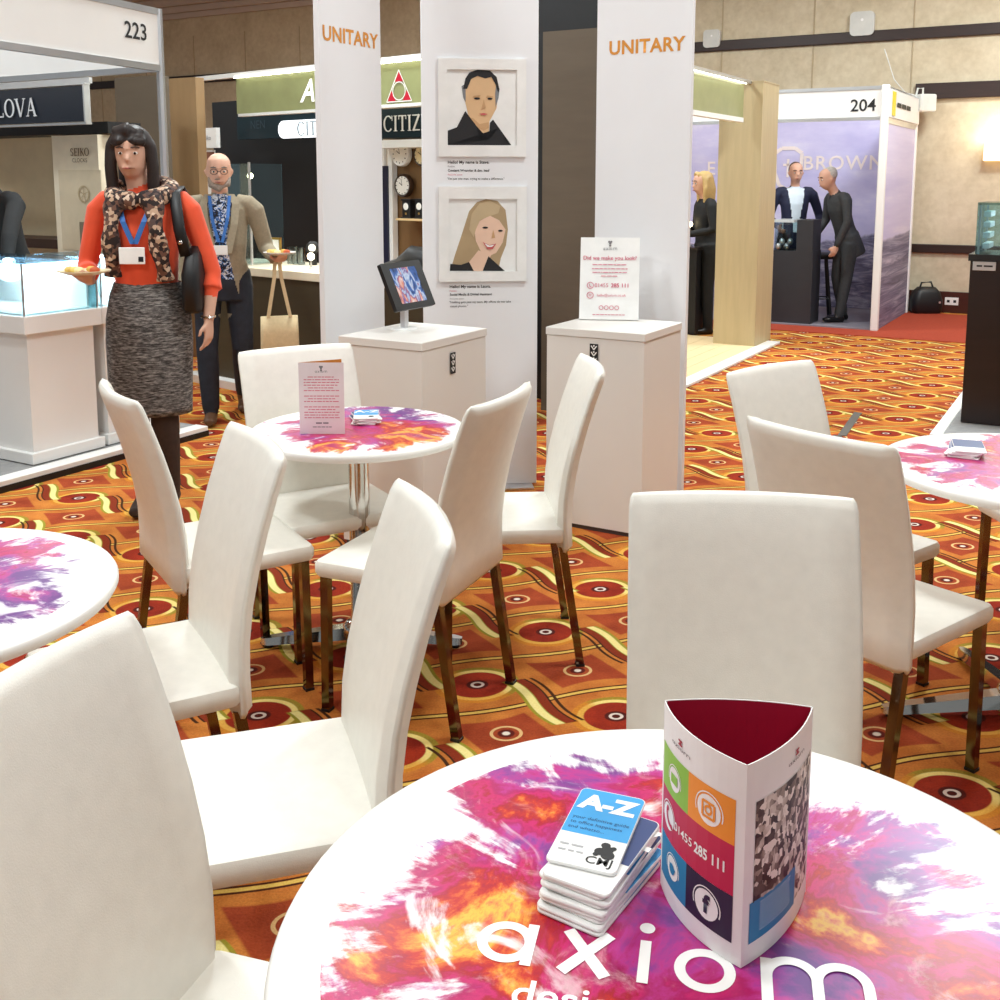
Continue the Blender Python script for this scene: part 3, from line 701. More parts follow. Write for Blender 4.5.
put('hello@axiom.co.uk', .017, .29, TEXTPINK, .01)
bm = new_bm(); [arc(bm, x, .14 * S, .008, .0105, 0, 360, 18) for x in (-.036, -.012, .012, .036)]; xform(bm, fr @ z); part('icon', bm, TEXTPINK, sp_)
bm = new_bm(); dashes(bm, 0, .055 * S, .15, .005, 61); xform(bm, fr @ z); part('lettering', bm, TEXTPINK, sp_)

# banner panels
def upright(name, label, cat, P, Q, z0, z1, th, mat, group=None):
    d = Vector((Q[0] - P[0], Q[1] - P[1])); L = d.length; d.normalize()
    t = thing(name, label, cat, (P[0], P[1], 0), math.atan2(d.y, d.x), group)
    part('board', box(new_bm(), (L / 2, th / 2, (z0 + z1) / 2), (L, th, z1 - z0), 0, .003), mat, t)
    part('foot', box(new_bm(), (L / 2, th / 2, z0 / 2 if z0 > 0 else .006), (L * .92, th + .16, max(z0, .012)), 0, .003), ALU, t)
    return t, L, d
LP, LQ = (-.772, 4.72), (-.548, 5.085)
RP, RQ = (.464, 5.30), (.878, 5.05)
CP_, CQ = (-.379, 5.30), (.187, 5.36)
bl, L1, dL = upright('banner_panel', 'tall white panel lettered UNITARY behind the tablet plinth', 'panel', LP, LQ, .012, 2.9, .03, WHITE_PANEL, 'tall white stand panels')
br, L2, dR = upright('banner_panel', 'tall white panel lettered UNITARY behind the contact sign', 'panel', RP, RQ, .012, 2.9, .03, WHITE_PANEL, 'tall white stand panels')
bp, L3, dC = upright('portrait_panel', 'tall white panel with two framed cartoon portraits', 'panel', CP_, CQ, .012, 2.9, .05, WHITE_PANEL, 'tall white stand panels')
def local_on(t, P, d, px, py):
    h = HV(px, py, P, d); return ((Vector((h.x, h.y)) - Vector(P)).dot(d), h.z)
def panel_text(t, P, d, px, py, s, size, mat, **kw):
    x, zz = local_on(t, P, d, px, py); bm = text_bm(s, size, **kw); xform(bm, frame(Vector((x, -.0015, zz)), (1, 0, 0), (0, 0, 1))); return part('lettering', bm, mat, t, label='gold lettering reading ' + s if mat is GOLD else None)
panel_text(bl, LP, dL, 350.5, 38, 'UNITARY', .088, GOLD, bold=.026, spacing=1.04)
panel_text(br, RP, dR, 646, 46.5, 'UNITARY', .088, GOLD, bold=.026, spacing=1.04)
SKIN_A = M('portrait_skin', (222, 184, 140), .6); SKIN_B = M('portrait_skin_pale', (232, 196, 172), .6); INKB = M('portrait_black', (26, 26, 30), .6)
HAIRB = M('portrait_blond', (176, 152, 116), .6); HAIRL = M('portrait_blond_light', (196, 174, 138), .6); HGREY = M('portrait_grey_hair', (128, 130, 134), .6); LIP = M('portrait_lip', (196, 92, 92), .6); SHADE = M('portrait_skin_shadow', (202, 160, 116), .6)
def cpix(x, y): return 430 + x / 3.846, 50 + y / 3.846
def picture(label, ox0, oy0, ox1, oy1, ix0, iy0, ix1, iy1, shapes):
    x0, z1 = local_on(bp, CP_, dC, ox0, oy0); x1, z0 = local_on(bp, CP_, dC, ox1, oy1); i0, k1 = local_on(bp, CP_, dC, ix0, iy0); i1, k0 = local_on(bp, CP_, dC, ix1, iy1)
    fr_ = thing('framed_portrait', label, 'picture', (CP_[0], CP_[1], 0), math.atan2(dC.y, dC.x), 'framed cartoon portraits')
    bm = new_bm()
    for a0, a1, b0, b1 in ((x0, i0, z0, z1), (i1, x1, z0, z1), (i0, i1, k1, z1), (i0, i1, z0, k0)): box(bm, ((a0 + a1) / 2, -.009, (b0 + b1) / 2), (a1 - a0, .018, b1 - b0))
    part('frame', bm, M('white_frame', (240, 240, 238), .5), fr_)
    bm = new_bm(); box(bm, ((i0 + i1) / 2, -.003, (k0 + k1) / 2), (i1 - i0, .004, k1 - k0)); bd = part('backing', bm, CARDWHITE, fr_)
    for k, (nm, mt, pts) in enumerate(shapes):
        bm = new_bm(); vs_ = []
        for (cx, cy) in pts:
            lx, lz = local_on(bp, CP_, dC, *cpix(cx, cy)); lx = min(max(lx, i0 + .001), i1 - .001); lz = min(max(lz, k0 + .001), k1 - .001); vs_.append(bm.verts.new((lx, -.0056 - k * .0005, lz)))
        fc = bm.faces.new(vs_); bmesh.ops.triangulate(bm, faces=[fc]); part(nm, bm, mt, bd)
def el(cx, cy, rx, ry, n=14, a=0): return [(cx + rx * math.cos(2 * math.pi * k / n) , cy + ry * math.sin(2 * math.pi * k / n)) for k in range(n)]
picture('framed cartoon portrait of a dark haired man in black jacket', 438, 58.5, 525.6, 156.8, 447, 69.5, 516.5, 145.5, [
    ('face', SKIN_A, [(128, 150), (135, 130), (150, 95), (190, 85), (235, 95), (258, 130), (263, 170), (255, 225), (228, 275), (225, 345), (188, 345), (178, 292), (150, 262), (136, 205), (127, 180)]),
    ('shadow', SHADE, [(150, 262), (165, 262), (190, 285), (225, 278), (225, 300), (205, 310), (188, 300), (172, 290)]),
    ('grey_hair', HGREY, [(121, 140), (136, 130), (137, 200), (128, 186)]), ('grey_hair', HGREY, [(254, 130), (267, 150), (263, 185), (252, 220), (250, 170)]),
    ('hair', INKB, [(127, 150), (136, 110), (150, 88), (180, 77), (230, 80), (256, 105), (266, 150), (262, 165), (250, 130), (235, 104), (212, 110), (182, 100), (158, 112), (142, 150)]),
    ('jacket', INKB, [(68, 367), (68, 310), (105, 297), (135, 235), (150, 262), (178, 292), (188, 345), (226, 345), (230, 280), (242, 268), (265, 300), (290, 335), (280, 346), (312, 367)]),
    ('eye', INKB, el(180, 187, 12, 4)), ('eye', INKB, el(230, 188, 10, 4)), ('brow', SHADE, [(166, 177), (194, 174), (194, 178), (166, 181)]), ('brow', SHADE, [(218, 175), (242, 179), (242, 183), (218, 179)]),
    ('nose', SHADE, [(206, 190), (214, 222), (198, 226)]), ('mouth', LIP, [(186, 246), (205, 243), (222, 247), (205, 252)])])
picture('framed cartoon portrait of a smiling woman with long fair hair', 438.5, 186.5, 526, 280.6, 448.7, 199, 516.5, 271, [
    ('hair', HAIRB, [(78, 848), (95, 790), (120, 715), (150, 620), (180, 585), (215, 573), (258, 580), (290, 615), (299, 690), (292, 750), (272, 800), (262, 848), (225, 810), (190, 800), (165, 835), (140, 848)]),
    ('neck', SKIN_B, [(150, 815), (186, 770), (235, 790), (222, 800), (204, 850), (160, 850)]),
    ('face', SKIN_B, [(171, 695), (183, 662), (228, 636), (266, 655), (290, 690), (279, 740), (254, 780), (222, 794), (194, 772), (176, 735)]),
    ('fringe', HAIRL, [(150, 690), (160, 630), (190, 590), (230, 580), (270, 600), (262, 628), (225, 640), (192, 655), (176, 690), (168, 720)]),
    ('top', INKB, [(76, 849), (78, 822), (118, 826), (150, 815), (168, 849)]), ('top', INKB, [(202, 849), (224, 793), (260, 825), (287, 849)]),
    ('eye', INKB, el(212, 683, 11, 4)), ('eye', INKB, el(270, 695, 9, 4)), ('nose', SHADE, [(242, 690), (250, 722), (236, 724)]),
    ('mouth', LIP, [(202, 738), (228, 750), (254, 744), (240, 766), (220, 766)]), ('teeth', WHITE_INK, [(209, 743), (228, 752), (248, 748), (236, 757), (220, 757)])])
def panel_lines(lines):
    for px, py, s, size, mat, bold in lines:
        x, zz = local_on(bp, CP_, dC, px, py); bm = text_bm(s, size, bold=bold, align='LEFT'); xform(bm, frame(Vector((x, -.0012, zz)), (1, 0, 0), (0, 0, 1))); part('lettering', bm, mat, bp)
panel_lines([(447.6, 162.3, 'Hello! My name is Steve.', .0205, TEXTBLK, .02), (447.6, 166.5, 'Position', .011, TEXTGREY, 0), (447.8, 170.5, 'Content Wrangler & dev. lead', .0165, TEXTBLK, .02), (447.8, 174.7, 'Favourite quote', .011, TEXTPINK, 0),
             (447.2, 178.8, '"I\'m just one man, trying to make a difference."', .0148, TEXTBLK, .008),
             (449.5, 286.8, 'Hello! My name is Laura.', .0205, TEXTBLK, .02), (449.5, 291, 'Position', .011, TEXTPINK, 0), (449.8, 294.6, 'Social Media & Digital Assistant', .0165, TEXTBLK, .02), (449.8, 298.8, 'Favourite quote', .011, TEXTGREY, 0),
             (449.2, 302.3, '"Nothing gets past my team. My offices do not take', .0148, TEXTBLK, .008), (450, 306.3, 'casual photos."', .0148, TEXTBLK, .008)])

# ------------------------------------------------------------------ booth shells
def v3(p, z=0.0): return Vector((p[0], p[1], z))
def slab(bm, P, d, L, th, z0, z1, off=0.0, bev=0.0):
    """box standing on ground line P + d*L, thickness th towards the left of d, shifted by off"""
    d = Vector(d).normalized(); n = Vector((-d.y, d.x)); c = Vector(P) + d * (L / 2) + n * (off + th / 2)
    return box(bm, (c.x, c.y, (z0 + z1) / 2), (L, th, z1 - z0), math.atan2(d.y, d.x), bev)
def obox(bm, P, a, b, z0, z1, bev=0.0):
    """hall aligned box: corner P, extents a along U2 and b along V2"""
    c = Vector(P) + U2 * (a / 2) + V2 * (b / 2); return box(bm, (c.x, c.y, (z0 + z1) / 2), (abs(a), abs(b), z1 - z0), HALL_ROT, bev)
def wtext(s, size, px, py, P, d, mat, parent, off=.006, **kw):
    """text centred on the pixel, lying on the vertical plane P,d (facing the viewer)"""
    h = HV(px, py, P, d); d3 = Vector((d[0], d[1], 0)).normalized(); n = d3.cross(Vector((0, 0, 1)))
    bm = text_bm(s, size, **kw); xform(bm, frame(h + n * off, d3, (0, 0, 1))); return part('lettering', bm, mat, parent)
def wshape(bm, px, py, P, d, off=.006):
    h = HV(px, py, P, d); d3 = Vector((d[0], d[1], 0)).normalized(); n = d3.cross(Vector((0, 0, 1))); return xform(bm, frame(h + n * off, d3, (0, 0, 1)))
def wrectpx(bm, x0, y0, x1, y1, P, d, th=.01, off=0.0):
    """upright slab filling a pixel rectangle on a vertical plane (measured at its middle)"""
    xm, ym = (x0 + x1) / 2, (y0 + y1) / 2; dd = Vector(d).normalized(); P = Vector(P) + Vector((-dd.y, dd.x)) * off
    a = HV(x0, ym, P, d); b = HV(x1, ym, P, d); t = HV(xm, y0, P, d); q = HV(xm, y1, P, d)
    L = Vector((b.x - a.x, b.y - a.y)).length; return slab(bm, (a.x, a.y), d, L, th, q.z, t.z, 0.0)
SHELLW = M('shell_scheme_white', (238, 238, 236), .45, ns=2, na=.02)
GREYFLOOR = M('grey_booth_floor', (150, 150, 150), .8, ns=30, na=.1, bump=.1)
# --- booth 223
B0 = Vector((-2.095, 5.906)); E0 = B0 + V2 * .62
bt = thing('booth_platform', 'grey platform with white edge under booth 223', 'platform', v3(B0))
def loc_obj(name, bm, mat, t, **kw): xform(bm, Matrix.Translation(-t.location)); return part(name, bm, mat, t, **kw)
bm = new_bm(); obox(bm, E0 - U2 * .10, -4.0, -3.6, .0, .055); loc_obj('deck', bm, GREYFLOOR, bt)
bm = new_bm(); obox(bm, E0 - U2 * .10, .10, -3.6, .012, .06, .004); loc_obj('edge_strip', bm, SHELLW, bt)
bm = new_bm(); obox(bm, E0 - U2 * .02, .026, -3.6, .0, .034); loc_obj('skirting', bm, BLACK, bt)
bp_ = B0 + V2 * .40 - U2 * .04
sh = thing('exhibition_booth', 'white shell scheme booth frame numbered 223', 'booth', v3(bp_))
bm = new_bm(); cyl(bm, v3(bp_, 1.28), .024, 2.45, 8); loc_obj('post', bm, ALU, sh, smooth=True)
FD = Vector((.365, .931)); bm = new_bm(); slab(bm, bp_ - FD * 2.6, FD, 2.58, .02, 2.19, 2.48, -.01); fa = loc_obj('fascia', bm, SHELLW, sh)
bm = new_bm(); slab(bm, bp_ - FD * 2.6, FD, 2.58, .034, 2.47, 2.505, -.017); slab(bm, bp_ - FD * 2.6, FD, 2.58, .034, 2.16, 2.195, -.017); loc_obj('rail', bm, ALU, sh)
bm = new_bm(); slab(bm, bp_ - U2 * 3.6, U2, 3.58, .02, 2.19, 2.48, -.01); loc_obj('fascia', bm, SHELLW, sh)
bm = new_bm(); slab(bm, bp_ - U2 * 3.6, U2, 3.58, .034, 2.47, 2.505, -.017); slab(bm, bp_ - U2 * 3.6, U2, 3.58, .034, 2.16, 2.195, -.017); loc_obj('rail', bm, ALU, sh)
o = wtext('223', .125, 134, 32, bp_, FD, TEXTBLK, None, off=.014, bold=.012); o.parent = sh; o.matrix_parent_inverse = Matrix.Translation(-sh.location); o['label'] = 'black lettering reading 223'
# --- white vitrine counters
LED = M('led_strip', (255, 255, 255), .4, emit=(225, 240, 255), es=7)
def vitrine_counter(label, P, a, b):
    t = thing('display_counter', label, 'display case', v3(P, .06), 0, 'white display counters of booth 223')
    def R(i, z0, z1, bev=0): bm = new_bm(); obox(bm, P + U2 * -i + V2 * i, -(a - 2 * i), b - 2 * i, z0, z1, bev); return bm
    loc_obj('base', R(.0, .06, .12, .004), SHELLW, t); loc_obj('body', R(.025, .12, .76), SHELLW, t)
    loc_obj('top_slab', R(-.01, .755, .85, .004), SHELLW, t)
    tray = loc_obj('tray', R(.03, .85, .856), WHITE_INK, t)
    for k, (u, v, h, w_) in enumerate(((.12, .08, .10, .08), (.12, .24, .16, .07), (.34, .10, .12, .09), (.34, .28, .09, .08), (.58, .16, .14, .10))):
        if u + w_ < a: bm = new_bm(); obox(bm, P - U2 * (u + w_) + V2 * v, w_, w_, .857, .857 + h, .006); loc_obj('watch_stand', bm, M('pale_blue_stand', (226, 238, 242), .4), tray)
    bm = new_bm(); obox(bm, P - U2 * (a - .03) + V2 * (b - .05), a - .06, .012, .857, 1.10); loc_obj('back_panel', bm, WHITE_INK, t)
    bm = new_bm()
    for (q, d, L) in ((P + V2 * .006, -U2, a), (P - U2 * .006, V2, b), (P - U2 * (a - .008), V2, b), (P + V2 * (b - .008), -U2, a)): slab(bm, q, d, L, .003, .85, 1.12, -.003 if d == V2 else 0)
    loc_obj('glass', bm, GLASS, t)
    loc_obj('glass_top', R(0, 1.12, 1.127), M_glass('blue_glass_top', (176, 206, 222), .8), t)
    for u, v in ((.004, .004), (a - .004, .004), (.004, b - .004), (a - .004, b - .004)): q = P - U2 * u + V2 * v; bm = new_bm(); box(bm, v3(q, .985), (.008, .008, .27), HALL_ROT); loc_obj('corner_strip', bm, ALU, t)
    bm = new_bm(); q = P - U2 * (a / 2) + V2 * (b * .9); box(bm, v3(q, 1.105), (a * .8, .012, .012), HALL_ROT); loc_obj('led_strip', bm, LED, t)
    li = bpy.data.lights.new('case_light', 'POINT'); li.energy = 16; li.shadow_soft_size = .08; li.color = (.86, .94, 1); lo = bpy.data.objects.new('case_light', li); COL.objects.link(lo); lo.location = v3(P - U2 * (a * .45) + V2 * (b * .5), 1.07)
    return t
C1 = Vector((-2.477, 5.533)) + U2 * .02
vitrine_counter('white display counter with lit glass case nearest the left edge', C1, .95, .47)
vitrine_counter('white display counter half hidden behind the woman in orange', C1 + V2 * .50 - U2 * .01, .55, .40)
# --- back of booth 223
NAVY = M('navy_sign', (26, 32, 44), .35)
Ps = Vector((-2.86, 7.55))
sb = thing('brand_signboard', 'black hanging signboard with silver frame, lettering ends LOVA', 'sign', v3(Ps))
bm = new_bm(); wrectpx(bm, -60, 90, 83, 124, Ps, U2, .04); loc_obj('board', bm, NAVY, sb)
a = HV(-60, 107, Ps, U2); b = HV(84, 107, Ps, U2); L = Vector((b.x - a.x, b.y - a.y)).length; zt_ = HV(12, 89, Ps, U2).z; zb_ = HV(12, 125, Ps, U2).z
bm = new_bm(); slab(bm, (a.x, a.y), U2, L + .02, .05, zt_, zt_ + .014, -.006); slab(bm, (a.x, a.y), U2, L + .02, .05, zb_ - .014, zb_, -.006); slab(bm, (b.x, b.y), U2, .014, .05, zb_, zt_, -.006); loc_obj('frame', bm, ALU, sb)
def serif(word, h):
    """roman capitals with slab serifs built from strokes"""
    bm = new_bm(); x = 0.0; T = h * .17; t_ = h * .075; sf = h * .05
    def ser(cx, y, w_): quad(bm, [(cx - w_ / 2, y - sf / 2, .0004), (cx + w_ / 2, y - sf / 2, .0004), (cx + w_ / 2, y + sf / 2, .0004), (cx - w_ / 2, y + sf / 2, .0004)])
    def vst(cx, w_=T): quad(bm, [(cx - w_ / 2, 0, 0), (cx + w_ / 2, 0, 0), (cx + w_ / 2, h, 0), (cx - w_ / 2, h, 0)]); ser(cx, sf / 2, w_ * 2); ser(cx, h - sf / 2, w_ * 2)
    def hst(x0, x1, y, w_=t_): quad(bm, [(x0, y - w_ / 2, .0008), (x1, y - w_ / 2, .0008), (x1, y + w_ / 2, .0008), (x0, y + w_ / 2, .0008)])
    def bowl(cx, cy, rx, ry, a0, a1):
        n = 20
        for k in range(n):
            p, q = math.radians(a0 + (a1 - a0) * k / n), math.radians(a0 + (a1 - a0) * (k + 1) / n)
            def pt(s, g): w_ = T if g else 0; return (cx + (rx - (T if g else 0)) * math.cos(s), cy + (ry - (t_ if g else 0)) * math.sin(s), .0006)
            quad(bm, [pt(p, 0), pt(q, 0), pt(q, 1), pt(p, 1)])
    for c in word:
        if c == 'L': vst(x + T); hst(x + T, x + h * .62, t_ / 2); seg2(bm, x + h * .6, 0, x + h * .6, h * .25, t_); x += h * .62
        elif c == 'I': vst(x + T); x += T * 2
        elif c == 'B': vst(x + T); bowl(x + T, h * .75, h * .40, h * .25, -90, 90); bowl(x + T, h * .26, h * .46, h * .27, -90, 90); x += h * .64
        elif c == 'U': quad(bm, [(x, h * .3, 0), (x + T, h * .3, 0), (x + T, h, 0), (x, h, 0)]); quad(bm, [(x + h * .68, h * .3, 0), (x + h * .68 + t_, h * .3, 0), (x + h * .68 + t_, h, 0), (x + h * .68, h, 0)]); bowl(x + h * .37, h * .31, h * .37, h * .31, 180, 360); ser(x + T / 2, h - sf / 2, T * 2); ser(x + h * .7, h - sf / 2, T * 1.6); x += h * .76
        elif c == 'O': bowl(x + h * .45, h / 2, h * .45, h * .52, 0, 360); x += h * .9
        elif c == 'C': bowl(x + h * .45, h / 2, h * .45, h * .52, 40, 320); seg2(bm, x + h * .80, h * .68, x + h * .80, h, t_); x += h * .84
        elif c == 'V': seg2(bm, x + T * .5, h, x + h * .4, 0, T); seg2(bm, x + h * .75, h, x + h * .42, 0, t_); ser(x + T * .5, h - sf / 2, T * 2); ser(x + h * .75, h - sf / 2, T * 1.6); x += h * .82
        elif c == 'A': seg2(bm, x + h * .08, 0, x + h * .4, h, t_); seg2(bm, x + h * .72, 0, x + h * .4, h, T); hst(x + h * .2, x + h * .6, h * .33); ser(x + h * .08, sf / 2, T * 1.6); ser(x + h * .72, sf / 2, T * 2); x += h * .82
        elif c == 'T': vst(x + h * .36); hst(x, x + h * .72, h - t_ / 2); seg2(bm, x + t_ / 2, h * .75, x + t_ / 2, h, t_); seg2(bm, x + h * .72 - t_ / 2, h * .75, x + h * .72 - t_ / 2, h, t_); x += h * .72
        elif c == 'Z': hst(x, x + h * .66, h - t_ / 2); hst(x, x + h * .66, t_ / 2); seg2(bm, x + T * .4, 0, x + h * .66 - T * .4, h, T); x += h * .66
        elif c == 'E' or c == 'K' or c == 'S' or c == 'N':
            if c == 'E': vst(x + T); [hst(x + T, x + h * .62, y) for y in (t_ / 2, h / 2, h - t_ / 2)]; seg2(bm, x + h * .6, 0, x + h * .6, h * .22, t_); seg2(bm, x + h * .6, h * .78, x + h * .6, h, t_); x += h * .62
            elif c == 'K': vst(x + T); seg2(bm, x + T, h * .4, x + h * .66, h, t_); seg2(bm, x + h * .3, h * .6, x + h * .68, 0, T); x += h * .72
            elif c == 'N': seg2(bm, x + t_, 0, x + t_, h, t_); seg2(bm, x + h * .70, 0, x + h * .70, h, t_); seg2(bm, x + t_, h, x + h * .70, 0, T); ser(x + t_, sf / 2, T * 1.6); ser(x + h * .7, h - sf / 2, T * 1.6); x += h * .76
            else: bowl(x + h * .3, h * .745, h * .28, h * .255, 20, 270); bowl(x + h * .3, h * .255, h * .30, h * .255, -160, 90); x += h * .6
        x += h * .10
    bmesh.ops.translate(bm, vec=(-(x - h * .1) / 2, -h / 2, 0), verts=bm.verts); return bm
loc_obj('lettering', wshape(serif('BULOVA', .128), 8, 108.5, Ps, U2, .012), M('silver_letter', (226, 228, 232), .35, .3), sb)
bm = new_bm(); a = HV(-60, 93, Ps + V2 * .05, U2); slab(bm, (a.x, a.y), U2, 1.62, .03, zt_ + .02, zt_ + .06, .05); loc_obj('hanging_rail', bm, ALU, sb)
Pw = Vector((-2.9, 8.0))
bm = new_bm(); wrectpx(bm, -80, 126, 60, 420, Pw, U2, .05, .25); cp = part('partition_panel', bm, M('cream_partition', (218, 202, 168), .75, ns=5, na=.06)); tag(cp, 'cream partition wall behind the person in black', 'partition')
bm = new_bm(); wrectpx(bm, -80, 125, 108, 136, Pw, U2, .30, -.1); bs = part('wall_shelf', bm, BLACK); tag(bs, 'black shelf edge under the signboard ending LOVA', 'shelf')
bm = new_bm(); wrectpx(bm, -80, 237, 66, 246, Pw, U2, .34, -.1); bs = part('wall_shelf', bm, M('dark_shelf', (52, 34, 26), .5)); tag(bs, 'dark brown ledge behind the lit glass counter', 'shelf')
sk = thing('clock_showcard', 'cream upright showcard reading SEIKO CLOCKS', 'showcard', v3(Pw))
bm = new_bm(); wrectpx(bm, 59, 135, 104, 400, Pw, U2, .14, -.14); loc_obj('board', bm, M('cream_card', (228, 217, 194), .6), sk)
bm = new_bm(); wrectpx(bm, 60.5, 170, 102.5, 250, Pw, U2, .006, -.148); loc_obj('lower_panel', bm, M('beige_card', (206, 192, 166), .6), sk)
loc_obj('lettering', wshape(serif('SEIKO', .056), 80, 152, Pw - V2 * .146, U2, .004), M('brown_letter', (96, 74, 44), .6), sk)
loc_obj('lettering', wshape(text_bm('CLOCKS', .042), 80, 160.5, Pw - V2 * .146, U2, .004), M('brown_letter', (96, 74, 44), .6), sk)
bm = new_bm(); arc(bm, 0, 0, .050, .062, 0, 360, 24); [seg2(bm, 0, 0, .05 * math.cos(k), .05 * math.sin(k), .006) for k in (0.3, 1.5, 2.7, 3.9, 5.1)]; loc_obj('emblem', wshape(bm, 84, 194, Pw - V2 * .150, U2, .004), M('tan_print', (178, 160, 128), .6), sk)
bm = new_bm(); wrectpx(bm, 80, 222, 92, 250, Pw, U2, .05, -.20); loc_obj('clock_case', bm, M('pewter', (138, 126, 108), .4, .4), sk)
BROWNP = M('taupe_partition', (92, 80, 66), .7, ns=3, na=.06, stretch=(1, 1, 6)); TANP = M('tan_wood_partition', (150, 120, 84), .6, ns=3, na=.08, stretch=(6, 6, 1))
bm = new_bm(); wrectpx(bm, 122, 76, 166, 395, (-3.0, 8.9), U2, .10); o = part('partition_panel', bm, BROWNP); tag(o, 'tall taupe partition right behind the head of the woman in orange', 'partition')
bm = new_bm(); wrectpx(bm, 160, 78, 201, 375, (-3.0, 9.6), U2, .10); o = part('partition_panel', bm, TANP); tag(o, 'tall tan wooden partition between the two visitors', 'partition')

# --- watch brand island booth
CD = Vector((.765, -.644)); CP0 = Vector((-2.36, 9.9)); CN = Vector((.644, .765))
isl = thing('booth_fascia', 'olive green lit fascia with italic A and red triangle logo', 'booth', v3(CP0))
GREENF = M('olive_fascia', (150, 154, 108), .35, ns=6, na=.08)
bm = new_bm(); slab(bm, CP0 - CD * .02, CD, 3.4, .05, 2.14, 2.455, 0); loc_obj('fascia', bm, GREENF, isl)
bm = new_bm(); slab(bm, CP0 - CD * .85, CD, 4.3, .05, 2.46, 2.50, -.03); loc_obj('rail', bm, SHELLW, isl)
bm = new_bm(); slab(bm, CP0, CD, 3.38, .010, 2.452, 2.458, -.04); loc_obj('led_strip', bm, M('warm_led', (255, 255, 240), .4, emit=(255, 255, 236), es=9), isl)
bm = new_bm(); slab(bm, CP0, CD, 3.38, .06, 2.115, 2.14, -.005); loc_obj('lower_trim', bm, SHELLW, isl)
loc_obj('lettering', wshape(text_bm('A', .26, bold=.02, shear=.3), 308, 92, CP0, CD, .01), M('white_lit_letter', (255, 255, 255), .4, emit=(255, 255, 250), es=.6), isl)
REDL = M('red_logo', (196, 24, 52), .5)
s_ = .125
for ang_ in (90, 210, 330):
    bm = new_bm(); cx, cy = s_ * .78 * math.cos(math.radians(ang_)), s_ * .78 * math.sin(math.radians(ang_)); poly(bm, [(cx + s_ * .42 * math.cos(math.radians(q)), cy + s_ * .42 * math.sin(math.radians(q))) for q in (90, 210, 330)]); loc_obj('emblem', wshape(bm, 400, 91, CP0, CD, .010), REDL, isl)
bm = new_bm(); arc(bm, 0, 0, s_ * .52, s_ * .58, 0, 360, 30)
tri = [(s_ * 1.28 * math.cos(math.radians(q)), s_ * 1.28 * math.sin(math.radians(q))) for q in (90, 210, 330)]
for k in range(3): seg2(bm, *tri[k], *tri[(k + 1) % 3], .008)
for v in bm.verts: v.co.z += .002
loc_obj('emblem', wshape(bm, 400, 91, CP0, CD, .010), WHITE_INK, isl)
bw = CP0 + CN * 1.1
bm = new_bm(); wrectpx(bm, 216, 96, 378, 330, bw, CD, .08); o = part('partition_panel', bm, M('charcoal_wall', (22, 24, 27), .55)); tag(o, 'black back wall of the watch booth behind the bearded man', 'partition')
hs = thing('lit_header', 'dark header with glowing white lightbox sign reading CITIZEN', 'sign', v3(bw))
TEAL = M('dark_teal_sign', (18, 38, 46), .3)
Pb = bw - CN * .25
bm = new_bm(); wrectpx(bm, 237, 112, 372, 137, Pb, CD, .06); loc_obj('board', bm, TEAL, hs)
bm = new_bm(); h_ = .17; poly(bm, rrect(1.25, h_, .08, 6), 0, .02); loc_obj('lightbox', wshape(bm, 322, 128, Pb, CD, .008), M('lightbox_glow', (255, 255, 255), .4, emit=(240, 248, 255), es=1.6), hs)
loc_obj('lettering', wshape(serif('CITIZEN', .135), 322, 128, Pb, CD, .032), M('grey_blue_letter', (150, 170, 182), .5), hs)
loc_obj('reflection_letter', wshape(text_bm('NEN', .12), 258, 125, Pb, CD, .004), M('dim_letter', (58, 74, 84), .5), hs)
# clock cabinet
Pc = Vector((-1.05, 9.25)); WOODW = M('honey_wood', (190, 146, 92), .55, ns=3, na=.15, stretch=(2, 2, 18))
cc = thing('clock_cabinet', 'honey wood clock display cabinet under a dark CITIZEN header', 'cabinet', v3(Pc))
bm = new_bm(); wrectpx(bm, 392, 146, 470, 330, Pc, CD, .04, .20); bk = loc_obj('back_board', bm, M('cabinet_carcass', (120, 88, 52), .6), cc)
for k in range(9):
    bm = new_bm(); y0 = 147 + k * 12; wrectpx(bm, 393, y0, 470, y0 + 11.3, Pc, CD, .02, .18); loc_obj('plank', bm, WOODW, bk)
bm = new_bm(); wrectpx(bm, 372, 107, 470, 137, Pc, CD, .30, -.05); loc_obj('header', bm, TEAL, cc)
loc_obj('lettering', wshape(serif('CITIZEN', .128), 415, 123, Pc, CD, .056), WHITE_INK, cc)
bm = new_bm(); wrectpx(bm, 372, 139, 470, 147, Pc, CD, .30, -.06); loc_obj('canopy_shelf', bm, SHELLW, cc)
bm = new_bm(); wrectpx(bm, 388.5, 146, 393, 330, Pc, CD, .06, .12); loc_obj('side_panel', bm, SHELLW, cc)
bm = new_bm(); wrectpx(bm, 372, 146, 384, 166, Pc, CD, .03, .1); loc_obj('side_sign', bm, SHELLW, cc)
bm = new_bm(); wrectpx(bm, 372, 166, 388, 330, Pc, CD, .03, .1); loc_obj('side_screen', bm, M('navy_screen', (28, 32, 58), .3), cc)
bm = new_bm(); wrectpx(bm, 396, 219.5, 470, 221.5, Pc, CD, .20, -.02); loc_obj('shelf', bm, M('pale_wood', (222, 190, 140), .5), cc)
CLF = M('clock_face', (244, 242, 236), .4); BRASS = M('brass', (200, 164, 92), .3, .7)
